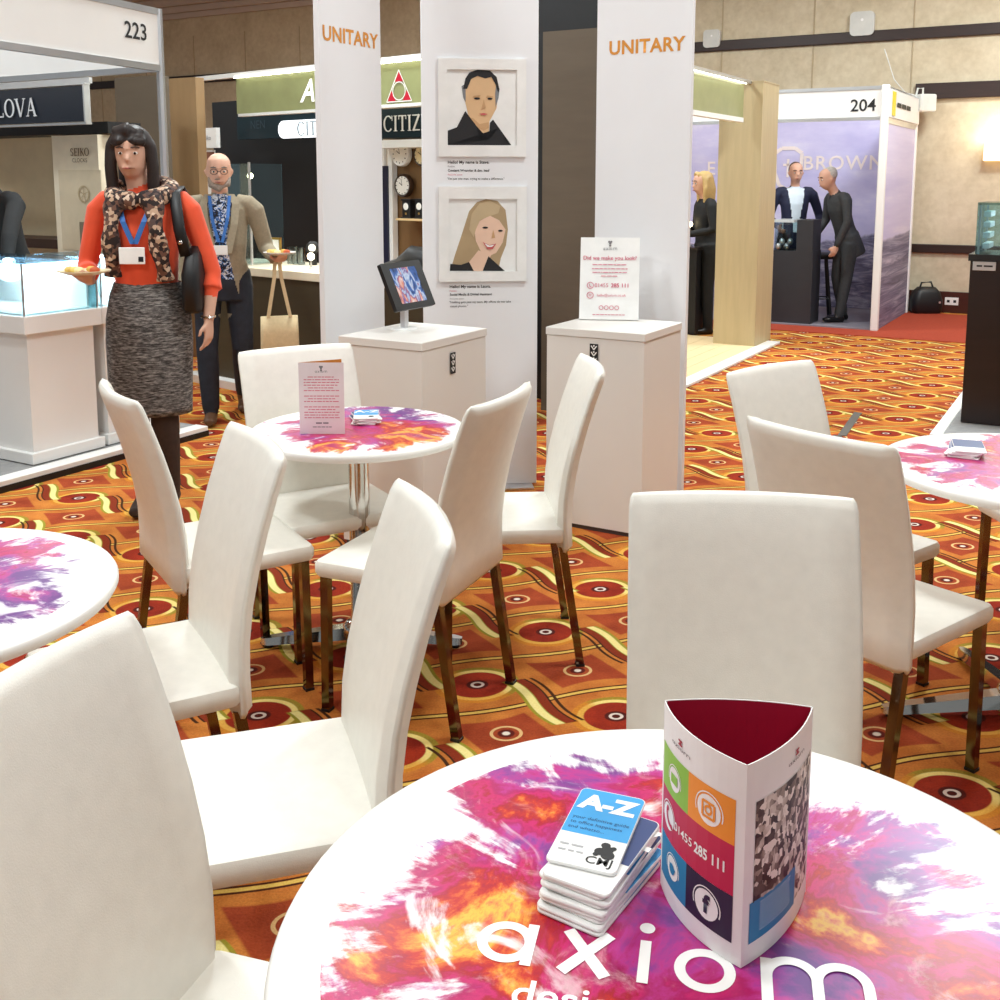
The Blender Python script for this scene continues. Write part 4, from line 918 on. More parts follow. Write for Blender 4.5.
def wall_clock(label, px, py, r, rim, face=CLF):
    h = HV(px, py, Pc + CN * .15, CD); t = thing('wall_clock', label, 'clock', h, math.atan2(CD.y, CD.x), 'clocks on the honey wood cabinet')
    m = Matrix.Rotation(math.pi / 2, 4, 'X')
    bm = lathe(new_bm(), [(r * .8, -.02), (r, -.01), (r, .025), (r * .93, .035), (r * .84, .03)], 32); xform(bm, m); part('rim', bm, rim, t, True)
    bm = lathe(new_bm(), [(.001, .034), (r * .80, .034), (r * .80, .030)], 32); xform(bm, m); f_ = part('face', bm, face, t)
    bm = new_bm(); seg2(bm, 0, 0, -r * .35, r * .25, r * .06); seg2(bm, 0, 0, -r * .12, r * .6, r * .045)
    for k in range(12): a_ = k * math.pi / 6; seg2(bm, r * .66 * math.cos(a_), r * .66 * math.sin(a_), r * .78 * math.cos(a_), r * .78 * math.sin(a_), r * .08)
    for v in bm.verts: v.co.z += .036
    xform(bm, m); part('hand', bm, TEXTBLK, f_)
wall_clock('white rimmed wall clock at the top left of the wood cabinet', 402.5, 154, .105, WHITE_LAM)
wall_clock('wall clock with dark brown rim at the middle of the wood cabinet', 405, 185.5, .098, M('dark_brown_rim', (52, 34, 22), .35))
wall_clock('cream faced wall clock half hidden by the portrait panel', 424, 155, .095, M('dark_brown_rim', (52, 34, 22), .35), M('cream_face', (240, 222, 176), .4))
for lb, px in (('black mantel clock on the cabinet shelf, left one', 409, ), ('black mantel clock on the cabinet shelf next to the portrait panel', 422)):
    h = HV(px, 219, Pc + CN * .06, CD); t = thing('mantel_clock', lb, 'clock', h, math.atan2(CD.y, CD.x), 'mantel clocks on the cabinet shelf')
    bm = new_bm(); box(bm, (0, 0, .085), (.095, .07, .14), 0, .006); box(bm, (0, 0, .008), (.115, .085, .016), 0, .003); box(bm, (0, 0, .160), (.11, .08, .014), 0, .003); part('case', bm, BLACK, t)
    bm = new_bm(); disc(bm, 0, 0, .030, 20); xform(bm, frame(Vector((0, -.037, .105)), (1, 0, 0), (0, 0, 1))); part('face', bm, CLF, t)
    bm = new_bm(); disc(bm, 0, 0, .010, 14); xform(bm, frame(Vector((0, -.037, .045)), (1, 0, 0), (0, 0, 1))); part('pendulum', bm, BRASS, t)
h = HV(409, 246, Pc - CN * .05, CD)
# counter of the island booth
K0 = Vector((-2.36, 8.27)); kc = thing('booth_counter', 'dark olive counter with lit cream top in the watch booth', 'counter', v3(K0))
OLIVE = M('dark_olive_panel', (66, 56, 36), .6, ns=3, na=.08, stretch=(1, 1, 5))
bm = new_bm(); slab(bm, K0, CD, 2.65, .55, .06, .86, .03); loc_obj('front', bm, OLIVE, kc)
bm = new_bm(); slab(bm, K0 - CD * .03, CD, 2.71, .62, .86, .92, 0, .004); loc_obj('worktop', bm, M('cream_top', (240, 230, 206), .3), kc)
bm = new_bm(); slab(bm, K0 - CD * .1, CD, 2.8, .7, .0, .06, -.06); loc_obj('base', bm, SHELLW, kc)
KT = .92
def at_top(px, py, zz=KT): return G(px, py, zz)
li = bpy.data.lights.new('counter_spot', 'POINT'); li.energy = 9; li.shadow_soft_size = .05; li.color = (1, .9, .72); lo = bpy.data.objects.new('counter_spot', li); COL.objects.link(lo)
def led_spot(label, p, h, power=0):
    t = thing('display_lamp', label, 'lamp', p)
    part('base', lathe(new_bm(), [(.001, 0), (.03, 0), (.03, .01), (.008, .014)], 20), ALU, t, True)
    part('stem', lathe(new_bm(), [(.006, .01), (.006, h)], 12), ALU, t, True)
    bm = new_bm(); ball(bm, (0, 0, h + .02), .026); part('bulb', bm, M('warm_bulb', (255, 240, 210), .4, emit=(255, 232, 180), es=22), t, True); return t
def on_counter(px, dist=.25):
    """counter point under pixel column px, dist back from the front edge"""
    P = K0 + CN * dist; h = HV(px, 260, P, CD); return Vector((h.x, h.y, KT))
p = on_counter(311, .2); led_spot('small glowing lamp on the watch booth counter', p, .07); lo.location = p + Vector((-.1, -.02, .25))
t = thing('picture_frame', 'small gold picture frame on the watch booth counter', 'frame', on_counter(276, .35), math.atan2(CD.y, CD.x) + .1)
bm = new_bm(); [box(bm, c, s_) for c, s_ in (((-.05, 0, .10), (.016, .014, .20)), ((.05, 0, .10), (.016, .014, .20)), ((0, 0, .192), (.116, .014, .016)), ((0, 0, .008), (.116, .014, .016)))]; part('frame', bm, BRASS, t)
bm = new_bm(); box(bm, (0, .002, .10), (.09, .006, .18)); part('sheet', bm, WHITE_INK, t)
for i, (px, lb) in enumerate(((291, 'clear glass tumbler next to the gold frame'), (296, 'clear glass tumbler, middle of the three'), (301.5, 'clear glass tumbler, rightmost of the three'))):
    t = tag(part('glass_tumbler', lathe(new_bm(), [(.025, 0), (.028, .004), (.031, .13), (.029, .13), (.026, .01), (.001, .01)], 20), M_glass('tumbler_glass', (200, 214, 216), .5), None, True), lb, 'glass', 'glass tumblers on the watch booth counter'); t.location = on_counter(px, .42)
t = thing('watch_head_display', 'black round watch display beside the tumblers', 'display', on_counter(313, .45)); bm = new_bm(); cyl(bm, (0, 0, .05), .03, .10, 16); ball(bm, (0, 0, .13), (.05, .03, .05)); part('body', bm, BLACK, t, True); bm = new_bm(); disc(bm, 0, 0, .028, 16); xform(bm, frame(Vector((0, -.032, .13)), (1, 0, 0), (0, 0, 1))); part('face', bm, ALU, t)
t = thing('glass_vitrine', 'tall clear glass vitrine with a lamp behind the bearded man', 'display case', on_counter(252, .30), math.atan2(CD.y, CD.x))
bm = new_bm(); [box(bm, c, s_) for c, s_ in (((0, -.15, .38), (.40, .005, .74)), ((-.2, 0, .38), (.005, .3, .74)), ((.2, 0, .38), (.005, .3, .74)))]; part('glass', bm, GLASS, t)
bm = new_bm(); box(bm, (.2, -.15, .38), (.014, .014, .76)); box(bm, (-.2, -.15, .38), (.014, .014, .76)); part('corner_post', bm, ALU, t); bm = new_bm(); ball(bm, (.17, -.12, .66), .022); part('lamp', bm, M('warm_bulb'), t, True)
p = on_counter(410, .30); t = tag(part('black_jacket', tube(new_bm(), [p + Vector((-.22, .12, .03)), p + Vector((-.08, .05, .06)), p + Vector((.02, 0, .10)), p + Vector((.16, -.10, .09)), p + Vector((.26, -.18, .05))], [(.03, .03), (.05, .05), (.09, .10), (.10, .10), (.05, .05)], 14), BLACK, None, 'all'), 'black folded jacket lying on the counter below the clocks', 'jacket')
p = K0 + CD * 2.32 - CN * .14; t = thing('red_bag', 'bright red bag on the floor behind the tablet plinth', 'bag', v3(p))
bm = new_bm(); loft(bm, [[Vector((x * k, y * k, z_)) for x, y in rrect(.26, .14, .04, 4)] for k, z_ in ((.9, 0), (1, .02), (1, .2), (.8, .33), (.5, .40))]); part('body', bm, M('red_fabric', (190, 22, 24), .7), t, 'all'); part('handle', tube(new_bm(), [(-.06, 0, .39), (-.05, 0, .50), (.05, 0, .50), (.06, 0, .39)], .008, 8), M('red_fabric'), t)
t = thing('poster_stand', 'narrow white poster with brown picture beside the black wall', 'poster', v3(CP0 + CN * .6 - CD * .35))
Pp = CP0 + CN * .6
bm = new_bm(); wrectpx(bm, 198, 150, 215, 262, Pp, CD, .03, .02); loc_obj('board', bm, SHELLW, t); bm = new_bm(); wrectpx(bm, 198, 128, 216, 148, Pp, CD, .05, 0); loc_obj('header', bm, SHELLW, t)
loc_obj('lettering', wshape(text_bm('Seiko', .065), 207, 138, Pp, CD, .004), TEXTGREY, t); bm = new_bm(); wrectpx(bm, 200, 152, 214, 178, Pp, CD, .01, .006); loc_obj('picture', bm, M('brown_picture', (110, 70, 52), .6, ns=14, na=.5), t)
# brown end wall, green side fascia, wooden platform, beige post
bm = new_bm(); slab(bm, (.279, 7.184), U2, .80, .10, 0, 2.50); o = part('partition_panel', bm, BROWNP); tag(o, 'dark taupe end wall between the portrait panel and contact sign', 'partition')
bm = new_bm(); slab(bm, (.22, 7.60), U2, 1.1, .05, 0, 3.6); o = part('black_drape', bm, BLACK); tag(o, 'black drape rising above the dark taupe end wall', 'drape')
PX0 = Vector((1.36, 7.89)); WOODF = M('pale_wood_deck', (232, 206, 160), .45, ns=3, na=.07, stretch=(1.5, 12, 1))
pf = thing('wooden_platform', 'pale wooden platform with white edge left of the beige post', 'platform', v3(PX0))
bm = new_bm(); obox(bm, PX0 - V2 * .45 - U2 * .12, .12, 3.1, .0, .022, .004); loc_obj('edge_strip', bm, SHELLW, pf)
for k in range(12): bm = new_bm(); obox(bm, PX0 - V2 * .45 - U2 * (.12 + (k + 1) * .145), .141, 3.1, .0, .018); loc_obj('plank', bm, WOODF, pf)
BEIGE = M('beige_oak_laminate', (188, 170, 132), .5, ns=3, na=.07, stretch=(7, 7, .6))
bpo = thing('beige_pillar', 'tall beige wood laminate pillar at the end of the platform', 'pillar', v3((2.02, 10.10), .018))
bm = new_bm(); obox(bm, (2.02, 10.10), .40, .52, .018, 2.43); loc_obj('shaft', bm, BEIGE, bpo); bm = new_bm(); obox(bm, Vector((2.02, 10.10)) - U2 * .004 - V2 * .004, .408, .528, 2.425, 2.435); loc_obj('cap', bm, BEIGE, bpo)
gs = thing('booth_fascia', 'olive green side fascia between the right banner and beige pillar', 'booth', v3((1.46, 8.60)))
bm = new_bm(); slab(bm, (1.30, 8.28), V2, 1.75, .05, 2.10, 2.40, .0); loc_obj('fascia', bm, GREENF, gs); bm = new_bm(); slab(bm, (1.30, 8.28), V2, 2.10, .03, 2.41, 2.44, -.01); loc_obj('rail', bm, ALU, gs)
bm = new_bm(); slab(bm, (1.30, 8.28), V2, 1.73, .010, 2.394, 2.40, -.03); loc_obj('led_strip', bm, M('warm_led'), gs); bm = new_bm(); slab(bm, (1.30, 8.28), V2, 1.75, .06, 2.06, 2.10, -.005); loc_obj('lower_trim', bm, SHELLW, gs)
q = G(690, 334, .018); dc = thing('booth_counter', 'black counter with a bright lamp beside the blonde woman', 'counter', q)
bm = new_bm(); obox(bm, (q.x - .55, q.y + .30), .68, .55, .018, .86); loc_obj('body', bm, BLACK, dc); bm = new_bm(); obox(bm, (q.x - .56, q.y + .29), .70, .57, .86, .89); loc_obj('worktop', bm, M('dark_worktop', (40, 36, 34), .3), dc)
led_spot('bright lamp on the black counter by the blonde woman', Vector((q.x + .0, q.y + .15, .89)), .20)
bm = new_bm(); box(bm, (.905, 5.52, .20), (.02, .05, .40), HALL_ROT); o = part('crimson_board', bm, M('crimson_board', (150, 14, 52), .5)); tag(o, 'narrow crimson board edge behind the contact sign plinth', 'board')

# --- booth 204
Q0 = Vector((3.878, 11.058)); BRC = Q0 + V2 * 1.78
def mural(t):
    o = t.obj(); x, y, zc = t.xyz(o); a = t.m('ADD', t.m('MULTIPLY', x, .867), t.m('MULTIPLY', y, -.3))
    hgt = t.m('ADD', .66, t.m('ADD', t.m('MULTIPLY', t.noise(t.comb(a, 0, 0), 1.1, 6, .55), .55), t.m('MULTIPLY', a, .22)))
    low = t.step(t.m('SUBTRACT', hgt, zc), -.01, .03)
    mp = t.node('ShaderNodeMapping'); t.put(mp.inputs[0], t.comb(a, zc, 0)); mp.inputs['Rotation'].default_value = (0, 0, .7); mp.inputs['Scale'].default_value = (2.2, 9, 1)
    rk = t.noise(mp.outputs[0], 1.6, 9, .7, .8)
    rock = t.ramp(rk, [(.33, lin((70, 66, 92))), (.5, lin((126, 122, 150))), (.66, lin((190, 186, 206)))])
    sky = t.ramp(t.noise(t.comb(a, t.m('MULTIPLY', zc, 2.2), 0), 1.3, 6, .6), [(.35, lin((188, 182, 224))), (.55, lin((206, 200, 234))), (.75, lin((234, 230, 244)))])
    t.put(t.bsdf().inputs['Base Color'], t.mix(low, sky, rock))
MURAL = M_custom('lavender_mountain_mural', mural, .5)
b4 = thing('exhibition_booth', 'white shell scheme booth numbered 204 with lavender mountain mural', 'booth', v3(Q0))
BW = 3.4
bm = new_bm(); slab(bm, BRC - U2 * BW, U2, BW, .04, 0, 2.48); mw = loc_obj('mural_wall', bm, MURAL, b4)
bm = new_bm(); slab(bm, Q0 + V2 * .03, V2, 1.75, .04, 0, 2.48, -.02); loc_obj('side_wall', bm, MURAL, b4)
for q_ in (Q0, BRC, Q0 - U2 * BW): bm = new_bm(); box(bm, v3(q_, 1.25), (.075, .075, 2.50), HALL_ROT, .012); loc_obj('post', bm, SHELLW, b4)
bm = new_bm(); slab(bm, Q0 - U2 * BW, U2, BW - .03, .03, 2.18, 2.46, -.015); loc_obj('fascia', bm, SHELLW, b4)
bm = new_bm(); slab(bm, Q0 - U2 * BW, U2, BW - .03, .045, 2.455, 2.49, -.022); slab(bm, Q0 - U2 * BW, U2, BW - .03, .045, 2.15, 2.185, -.022); slab(bm, Q0 + V2 * .03, V2, 1.75, .045, 2.455, 2.49, -.022); slab(bm, Q0 + V2 * .03, V2, 1.75, .05, 2.12, 2.185, -.025); loc_obj('rail', bm, ALU, b4)
bm = new_bm(); slab(bm, Q0 + V2 * .03, V2, 1.75, .03, 2.18, 2.46, -.05); loc_obj('fascia', bm, SHELLW, b4)
loc_obj('lettering', wshape(text_bm('204', .17, bold=.012), 863.5, 106, Q0, U2, .018), TEXTBLK, b4)
sgn = Q0 + V2 * .1
bm = new_bm(); slab(bm, Q0 + V2 * .10, V2, .16, .006, 2.20, 2.44, -.058); loc_obj('yellow_sign', bm, M('yellow_sign', (226, 206, 40), .5), b4)
bm = new_bm(); o3 = Q0 + V2 * .75; dashes(bm, 0, 0, .8, .07, 5); xform(bm, frame(v3(o3, 2.32) + Vector((U2.x, U2.y, 0)) * .056, (V2.x, V2.y, 0), (0, 0, 1))); loc_obj('lettering', bm, TEXTBLK, b4)
PINKL = M('pale_pink_letter', (240, 226, 222), .5)
Pm = BRC
loc_obj('lettering', wshape(text_bm('BROWN', .235, bold=.012, spacing=1.12), 843, 163.5, Pm, U2, .006), PINKL, b4)
loc_obj('lettering', wshape(text_bm('ELLIOT', .235, bold=.012, spacing=1.12), 738, 169, Pm, U2, .006), PINKL, b4)
bm = new_bm(); w_, h_ = .165, .25
out = [(-w_, h_ * .75), (-w_ * .5, h_), (w_ * .5, h_), (w_, h_ * .75), (w_ * .95, -h_ * .2), (w_ * .6, -h_ * .8), (0, -h_), (-w_ * .6, -h_ * .8), (-w_ * .95, -h_ * .2)]
for k in range(len(out)): seg2(bm, *out[k], *out[(k + 1) % len(out)], .045)
seg2(bm, 0, -.10, 0, .12, .03); seg2(bm, -.06, .05, .06, .05, .03)
loc_obj('emblem', wshape(bm, 788, 169, Pm, U2, .006), PINKL, b4)
bm = new_bm(); obox(bm, Q0 - U2 * BW, BW, 1.78, .0, .02); loc_obj('booth_floor', bm, M('grey_lilac_floor', (132, 126, 134), .6, ns=8, na=.1), b4)
bm = new_bm(); obox(bm, Q0 - U2 * BW - V2 * .45, 7.5, 2.3, .0, .006); o = part('red_carpet_strip', bm, M('plain_red_carpet', (156, 54, 26), .95, ns=60, na=.12, bump=.2)); tag(o, 'plain orange red carpet strip along the far wall by booth 204', 'carpet')
q = G(789, 322, .02); t = thing('display_plinth', 'black plinth with small glass case in booth 204', 'plinth', (q.x, q.y, .02))
bm = new_bm(); obox(bm, (q.x - .19, q.y + .02), .42, .36, .02, .80); loc_obj('body', bm, M('charcoal_plinth', (46, 46, 50), .5), t); bm = new_bm(); obox(bm, (q.x + .02, q.y - .10), .17, .36, .80, 1.13); loc_obj('side_block', bm, M('charcoal_plinth'), t)
bm = new_bm(); obox(bm, (q.x - .185, q.y + .02), .19, .34, .80, 1.10); loc_obj('glass', bm, GLASS, t); bm = new_bm(); obox(bm, (q.x - .20, q.y + .03), .22, .36, 1.10, 1.13); loc_obj('lid', bm, M('pale_lid', (200, 206, 208), .2), t)
for k in range(4): bm = new_bm(); ball(bm, (q.x - .14 + .045 * k, q.y + .02 + .03 * (k % 2), .84 + .05 * (k % 2)), (.03, .03, .04)); loc_obj('watch', bm, ALU, t, smooth=True)
sx = G(817, 317, .02); t = thing('bar_stool', 'black bar stool beside the man in the grey suit', 'stool', sx)
part('seat', lathe(new_bm(), [(.001, .66), (.15, .66), (.18, .69), (.18, .71), (.15, .73), (.001, .735)], 28), BLACK, t, True)
for k in range(4): a_ = .6 + k * math.pi / 2; part('leg', tube(new_bm(), [(.10 * math.cos(a_), .10 * math.sin(a_), .665), (.19 * math.cos(a_), .19 * math.sin(a_), 0)], .014, 8), BLACK, t)
bm = new_bm(); [tube(bm, [(.165 * math.cos(.6 + k * math.pi / 2), .165 * math.sin(.6 + k * math.pi / 2), .22), (.165 * math.cos(.6 + (k + 1) * math.pi / 2), .165 * math.sin(.6 + (k + 1) * math.pi / 2), .22)], .008, 8) for k in range(4)]; part('footrest', bm, BLACK, t)
for lb, f_ in (('small black light added behind the fascia to brighten the booth 204 mural, left', .78), ('small black light added behind the fascia to brighten the booth 204 mural, right', .32)):  # added lights, hidden by the fascia, that brighten the mural wall
    q = Q0 - U2 * (BW * f_) + V2 * .10; t = thing('added_mural_light', lb, 'lamp', v3(q, 2.40), HALL_ROT); part('arm', tube(new_bm(), [(0, -.07, .05), (0, 0, .03)], .010, 8), BLACK, t); bm = new_bm(); cyl(bm, (0, .05, 0), .035, .10, 16, axis='Y'); part('head', bm, BLACK, t, True)
    li = bpy.data.lights.new('added_mural_light', 'SPOT'); li.energy = 11; li.spot_size = math.radians(110); li.spot_blend = .8; li.shadow_soft_size = .05; li.color = (1, .97, .93); lo = bpy.data.objects.new('added_mural_light', li); COL.objects.link(lo); lo.location = v3(q + V2 * .13, 2.38)
    lo.rotation_euler = Vector((V2.x, V2.y, -.75)).to_track_quat('-Z', 'Y').to_euler()
# wall equipment
def on_wall(px, py): return HV(px, py, W0, U2)
for lb, px, py, s_ in (('white wall speaker box above booth 204', 863, 24, .28), ('small white wall sensor box beside the right banner', 713, 39, .22)):
    h = on_wall(px, py); t = thing('wall_box', lb, 'wall unit', h, HALL_ROT); bm = new_bm(); poly(bm, rrect(s_, s_, s_ * .2, 5), 0, .06); xform(bm, Matrix.Rotation(math.pi / 2, 4, 'X')); part('housing', bm, M('grey_white_plastic', (214, 214, 208), .5), t)
    bm = new_bm(); disc(bm, 0, s_ * .15, s_ * .06, 12); xform(bm, frame(Vector((0, -.062, 0)), (1, 0, 0), (0, 0, 1))); part('indicator', bm, WHITE_INK, t)
h = Q0 + V2 * 1.78; t = thing('flood_lamp', 'white lamp clamped to the corner of booth 204', 'lamp', v3(h, 2.49))
bm = new_bm(); box(bm, (.10, -.03, -.07), (.20, .16, .20), .2, .02); part('housing', bm, M('white_plastic', (222, 222, 216), .45), t); part('bracket', tube(new_bm(), [(0, 0, 0), (.02, 0, .10), (.08, 0, .10), (.08, 0, .02)], .012, 8), M('white_plastic'), t); part('cable', tube(new_bm(), [(.0, 0, .02), (-.12, 0, .05), (-.25, .02, .2), (-.35, .1, .55)], .006, 6), M('white_plastic'), t)
h = on_wall(1001, 152); t = thing('wall_sconce', 'warm glowing wall lamp on the cream wall at right edge', 'lamp', h, HALL_ROT)
bm = new_bm(); box(bm, (0, -.07, 0), (.34, .12, .20), 0, .01); part('shade', bm, M('sconce_shade', (255, 240, 205), .6, emit=(255, 226, 170), es=2.2), t); bm = new_bm(); box(bm, (0, -.008, 0), (.16, .016, .14)); part('back_plate', bm, BRASS, t)
li = bpy.data.lights.new('sconce_light', 'POINT'); li.energy = 14; li.color = (1, .85, .62); li.shadow_soft_size = .1; lo = bpy.data.objects.new('sconce_light', li); COL.objects.link(lo); lo.location = h + Vector((-V2.x, -V2.y, 0)) * .22 + Vector((0, 0, .16))
h = on_wall(952, 301); t = thing('socket_plate', 'white double socket low on the mahogany skirting', 'socket', h + Vector((-V2.x, -V2.y, 0)) * .036, HALL_ROT); part('plate', box(new_bm(), (0, 0, 0), (.15, .01, .09), 0, .003), WHITE_LAM, t); bm = new_bm(); [box(bm, (x, -.006, 0), (.03, .004, .03)) for x in (-.035, .035)]; part('outlet', bm, BLACK, t)
q = G(921, 312); t = thing('black_bag', 'black soft bag on the red carpet by the far wall', 'bag', (q.x, q.y - .12, 0))
bm = new_bm(); loft(bm, [[Vector((x * k, y * k, z_)) for x, y in rrect(.36, .22, .08, 4)] for k, z_ in ((.85, 0), (1, .03), (1.0, .16), (.85, .25), (.55, .31))]); part('body', bm, BLACK, t, 'all'); part('handle', tube(new_bm(), [(-.08, 0, .29), (-.06, 0, .36), (.05, 0, .37), (.08, 0, .29)], .012, 8), BLACK, t); bm = new_bm(); disc(bm, 0, 0, .014, 12); xform(bm, frame(Vector((.12, -.115, .14)), (1, 0, 0), (0, 0, 1))); part('badge', bm, ALU, t)
# right hand dark counter on its platform
R0 = Vector((2.79, 6.675)); t = thing('booth_platform', 'grey platform with white edge under the dark right counter', 'platform', v3(R0))
bm = new_bm(); obox(bm, R0 - V2 * .45, .07, 1.75, .0, .05, .004); loc_obj('edge_strip', bm, SHELLW, t); bm = new_bm(); obox(bm, R0 - V2 * .45 + U2 * .07, 3.0, 1.75, .0, .046); loc_obj('deck', bm, GREYFLOOR, t)
R1 = R0 + U2 * .12 - V2 * .02; t = thing('display_counter', 'black display counter with a glass case at right edge', 'display case', v3(R1, .05))
bm = new_bm(); obox(bm, R1, 1.3, .50, .05, 1.06); loc_obj('body', bm, M('espresso_panel', (30, 18, 18), .35, ns=4, na=.2, stretch=(1, 1, 6)), t); bm = new_bm(); obox(bm, R1 - U2 * .012 - V2 * .012, 1.32, .524, 1.06, 1.10); loc_obj('top', bm, BLACK, t)
bm = new_bm(); [obox(bm, R1 + U2 * u + V2 * v, a, b, 1.10, 1.40) for u, v, a, b in ((.02, .02, 1.2, .004), (.02, .02, .004, .44), (.02, .46, 1.2, .004))]; loc_obj('glass', bm, GLASS, t)
bm = new_bm(); obox(bm, R1 + U2 * .02 + V2 * .02, 1.2, .44, 1.40, 1.415); loc_obj('glass_lid', bm, M_glass('green_glass', (176, 206, 202), .6), t)
bm = new_bm(); obox(bm, R1 + U2 * .03 + V2 * .03, .012, .012, 1.10, 1.40); obox(bm, R1 + U2 * .03 + V2 * .44, .012, .012, 1.10, 1.40); loc_obj('corner_strip', bm, ALU, t)
for k in range(4): bm = new_bm(); obox(bm, R1 + U2 * .05 + V2 * .10, .04, .26, 1.13 + k * .065, 1.165 + k * .065, .004); loc_obj('watch_bar', bm, M('pale_blue_stand'), t)
for k in range(7): bm = new_bm(); q_ = R1 + U2 * (.20 + .045 * (k % 4)) + V2 * (.12 + .07 * (k // 4)); ball(bm, v3(q_, 1.14 + .03 * (k % 3)), (.034, .034, .03)); loc_obj('watch', bm, M('pale_gold', (224, 216, 190), .25, .5), t, smooth=True)
pl = HV(984, 266, R1, U2); bm = new_bm(); box(bm, (pl.x, pl.y - .004, pl.z), (.13, .006, .055), HALL_ROT, .002); loc_obj('label_plate', bm, ALU, t)
bm = new_bm(); dashes(bm, 0, 0, .09, .016, 8); xform(bm, frame(Vector((pl.x, pl.y - .009, pl.z)), (U2.x, U2.y, 0), (0, 0, 1))); loc_obj('lettering', bm, TEXTBLK, t)
li = bpy.data.lights.new('case_light', 'POINT'); li.energy = 3; li.shadow_soft_size = .05; lo = bpy.data.objects.new('case_light', li); COL.objects.link(lo); lo.location = v3(R1 + U2 * .3 + V2 * .25, 1.36)
# tape marks on the carpet
for lb, (x0, y0, x1, y1) in (('grey tape mark on the carpet right of the right chairs', (842, 436, 858, 413)), ('short grey tape mark on the carpet beside the curved chair back', (828, 446, 838, 436))):
    a, b = G(x0, y0), G(x1, y1); d = (b - a); bm = new_bm(); box(bm, ((a + b) / 2) + Vector((0, 0, .003)), (d.length, .05, .003), math.atan2(d.y, d.x)); o = part('floor_tape', bm, M('grey_tape', (88, 84, 78), .6)); tag(o, lb, 'tape', 'tape marks on the carpet')

# ------------------------------------------------------------------ people
SKIN = M('skin', (214, 168, 144), .55, ns=20, na=.05); SKINP = M('skin_pale', (220, 172, 148), .55, ns=20, na=.05)
DARKHAIR = M('dark_hair', (40, 30, 28), .5, ns=60, na=.4, stretch=(8, 8, 1)); BLONDE = M('blonde_hair', (196, 164, 108), .5, ns=60, na=.3, stretch=(8, 8, 1)); GREYHAIR = M('grey_hair', (186, 180, 172), .6, ns=60, na=.2); BROWNHAIR = M('brown_hair', (74, 54, 42), .5, ns=60, na=.3)
def remesh(bm, vox, smooth=4):
    bmesh.ops.recalc_face_normals(bm, faces=bm.faces)
    me = bpy.data.meshes.new('tmp'); bm.to_mesh(me); bm.free(); ob = bpy.data.objects.new('tmp', me); COL.objects.link(ob)
    md = ob.modifiers.new('r', 'REMESH'); md.mode = 'VOXEL'; md.voxel_size = vox; md.use_smooth_shade = True
    ms = ob.modifiers.new('s', 'SMOOTH'); ms.factor = .5; ms.iterations = smooth
    out = bpy.data.meshes.new_from_object(ob.evaluated_get(bpy.context.evaluated_depsgraph_get())); bpy.data.objects.remove(ob); bpy.data.meshes.remove(me); return out
class Body:
    def __init__(s): s.bm = new_bm(); s.C = []; s.R = []; s.K = []
    def add(s, key, pts, r, ref=(1, 0, 0), seg=14):
        P = [Vector(p) for p in pts]; rr_ = [(q if isinstance(q, tuple) else (q, q)) for q in (r if isinstance(r, list) else [r] * len(P))]
        tube(s.bm, P, rr_, seg, ref)
        for (a, ra), (b, rb) in zip(zip(P, rr_), zip(P[1:], rr_[1:])):
            n = max(2, int((b - a).length / .02))
            for k in range(n + 1):
                f = k / n; s.C.append(a.lerp(b, f)[:]); s.R.append((min(ra) * (1 - f) + min(rb) * f)); s.K.append(key)
    def hand(s, w, d, across, curl, key='skin', L=1.0):
        """palm, four fingers of different length and a thumb; across points to the thumb side"""
        w = Vector(w); d = Vector(d).normalized(); a = Vector(across); a = (a - d * a.dot(d)).normalized(); n = Vector(curl); n = (n - d * n.dot(d) - a * n.dot(a)).normalized()
        s.add(key, [w - d * .02, w + d * .02, w + d * .055, w + d * .088], [(.026, .02), (.034, .017), (.040, .016), (.037, .013)], a)
        for off, ln, c in ((.030, .070, .5), (.010, .080, .6), (-.010, .074, .7), (-.029, .058, .8)):
            b = w + d * .080 + a * off; e1 = b + (d * math.cos(c * .5) + n * math.sin(c * .5)) * ln * .5 * L; e2 = e1 + (d * math.cos(c * 1.5) + n * math.sin(c * 1.5)) * ln * .5 * L
            s.add(key, [b, e1, e2], [.0088, .0082, .007], seg=8)
        b = w + d * .025 + a * .028; e1 = b + (d * .6 + a * .7 + n * .2).normalized() * .038; e2 = e1 + (d * .95 + a * .15 + n * .3).normalized() * .032
        s.add(key, [b, e1, e2], [.0115, .010, .008], seg=8)
    def finish(s, name, mats, parent, vox, paint=None, smooth=5):
        me = remesh(s.bm, vox, smooth); n = len(me.polygons); c = np.empty(n * 3); me.polygons.foreach_get('center', c); c = c.reshape(-1, 3); nr = np.empty(n * 3); me.polygons.foreach_get('normal', nr); nr = nr.reshape(-1, 3)
        C = np.array(s.C); R = np.array(s.R); keys = list(mats); ki = np.array([keys.index(k) for k in s.K]); idx = np.empty(n, dtype=np.int32)
        for i in range(0, n, 4000):
            q = c[i:i + 4000]; dd = np.sqrt(((q[:, None, :] - C[None]) ** 2).sum(2)) - R[None]; idx[i:i + 4000] = ki[dd.argmin(1)]
        if paint: paint(c, nr, idx, keys)
        for k in keys: me.materials.append(mats[k])
        me.polygons.foreach_set('material_index', idx); me.polygons.foreach_set('use_smooth', np.ones(n, dtype=bool)); me.update(); me.name = name
        o = bpy.data.objects.new(name, me); COL.objects.link(o); o.parent = parent; return o
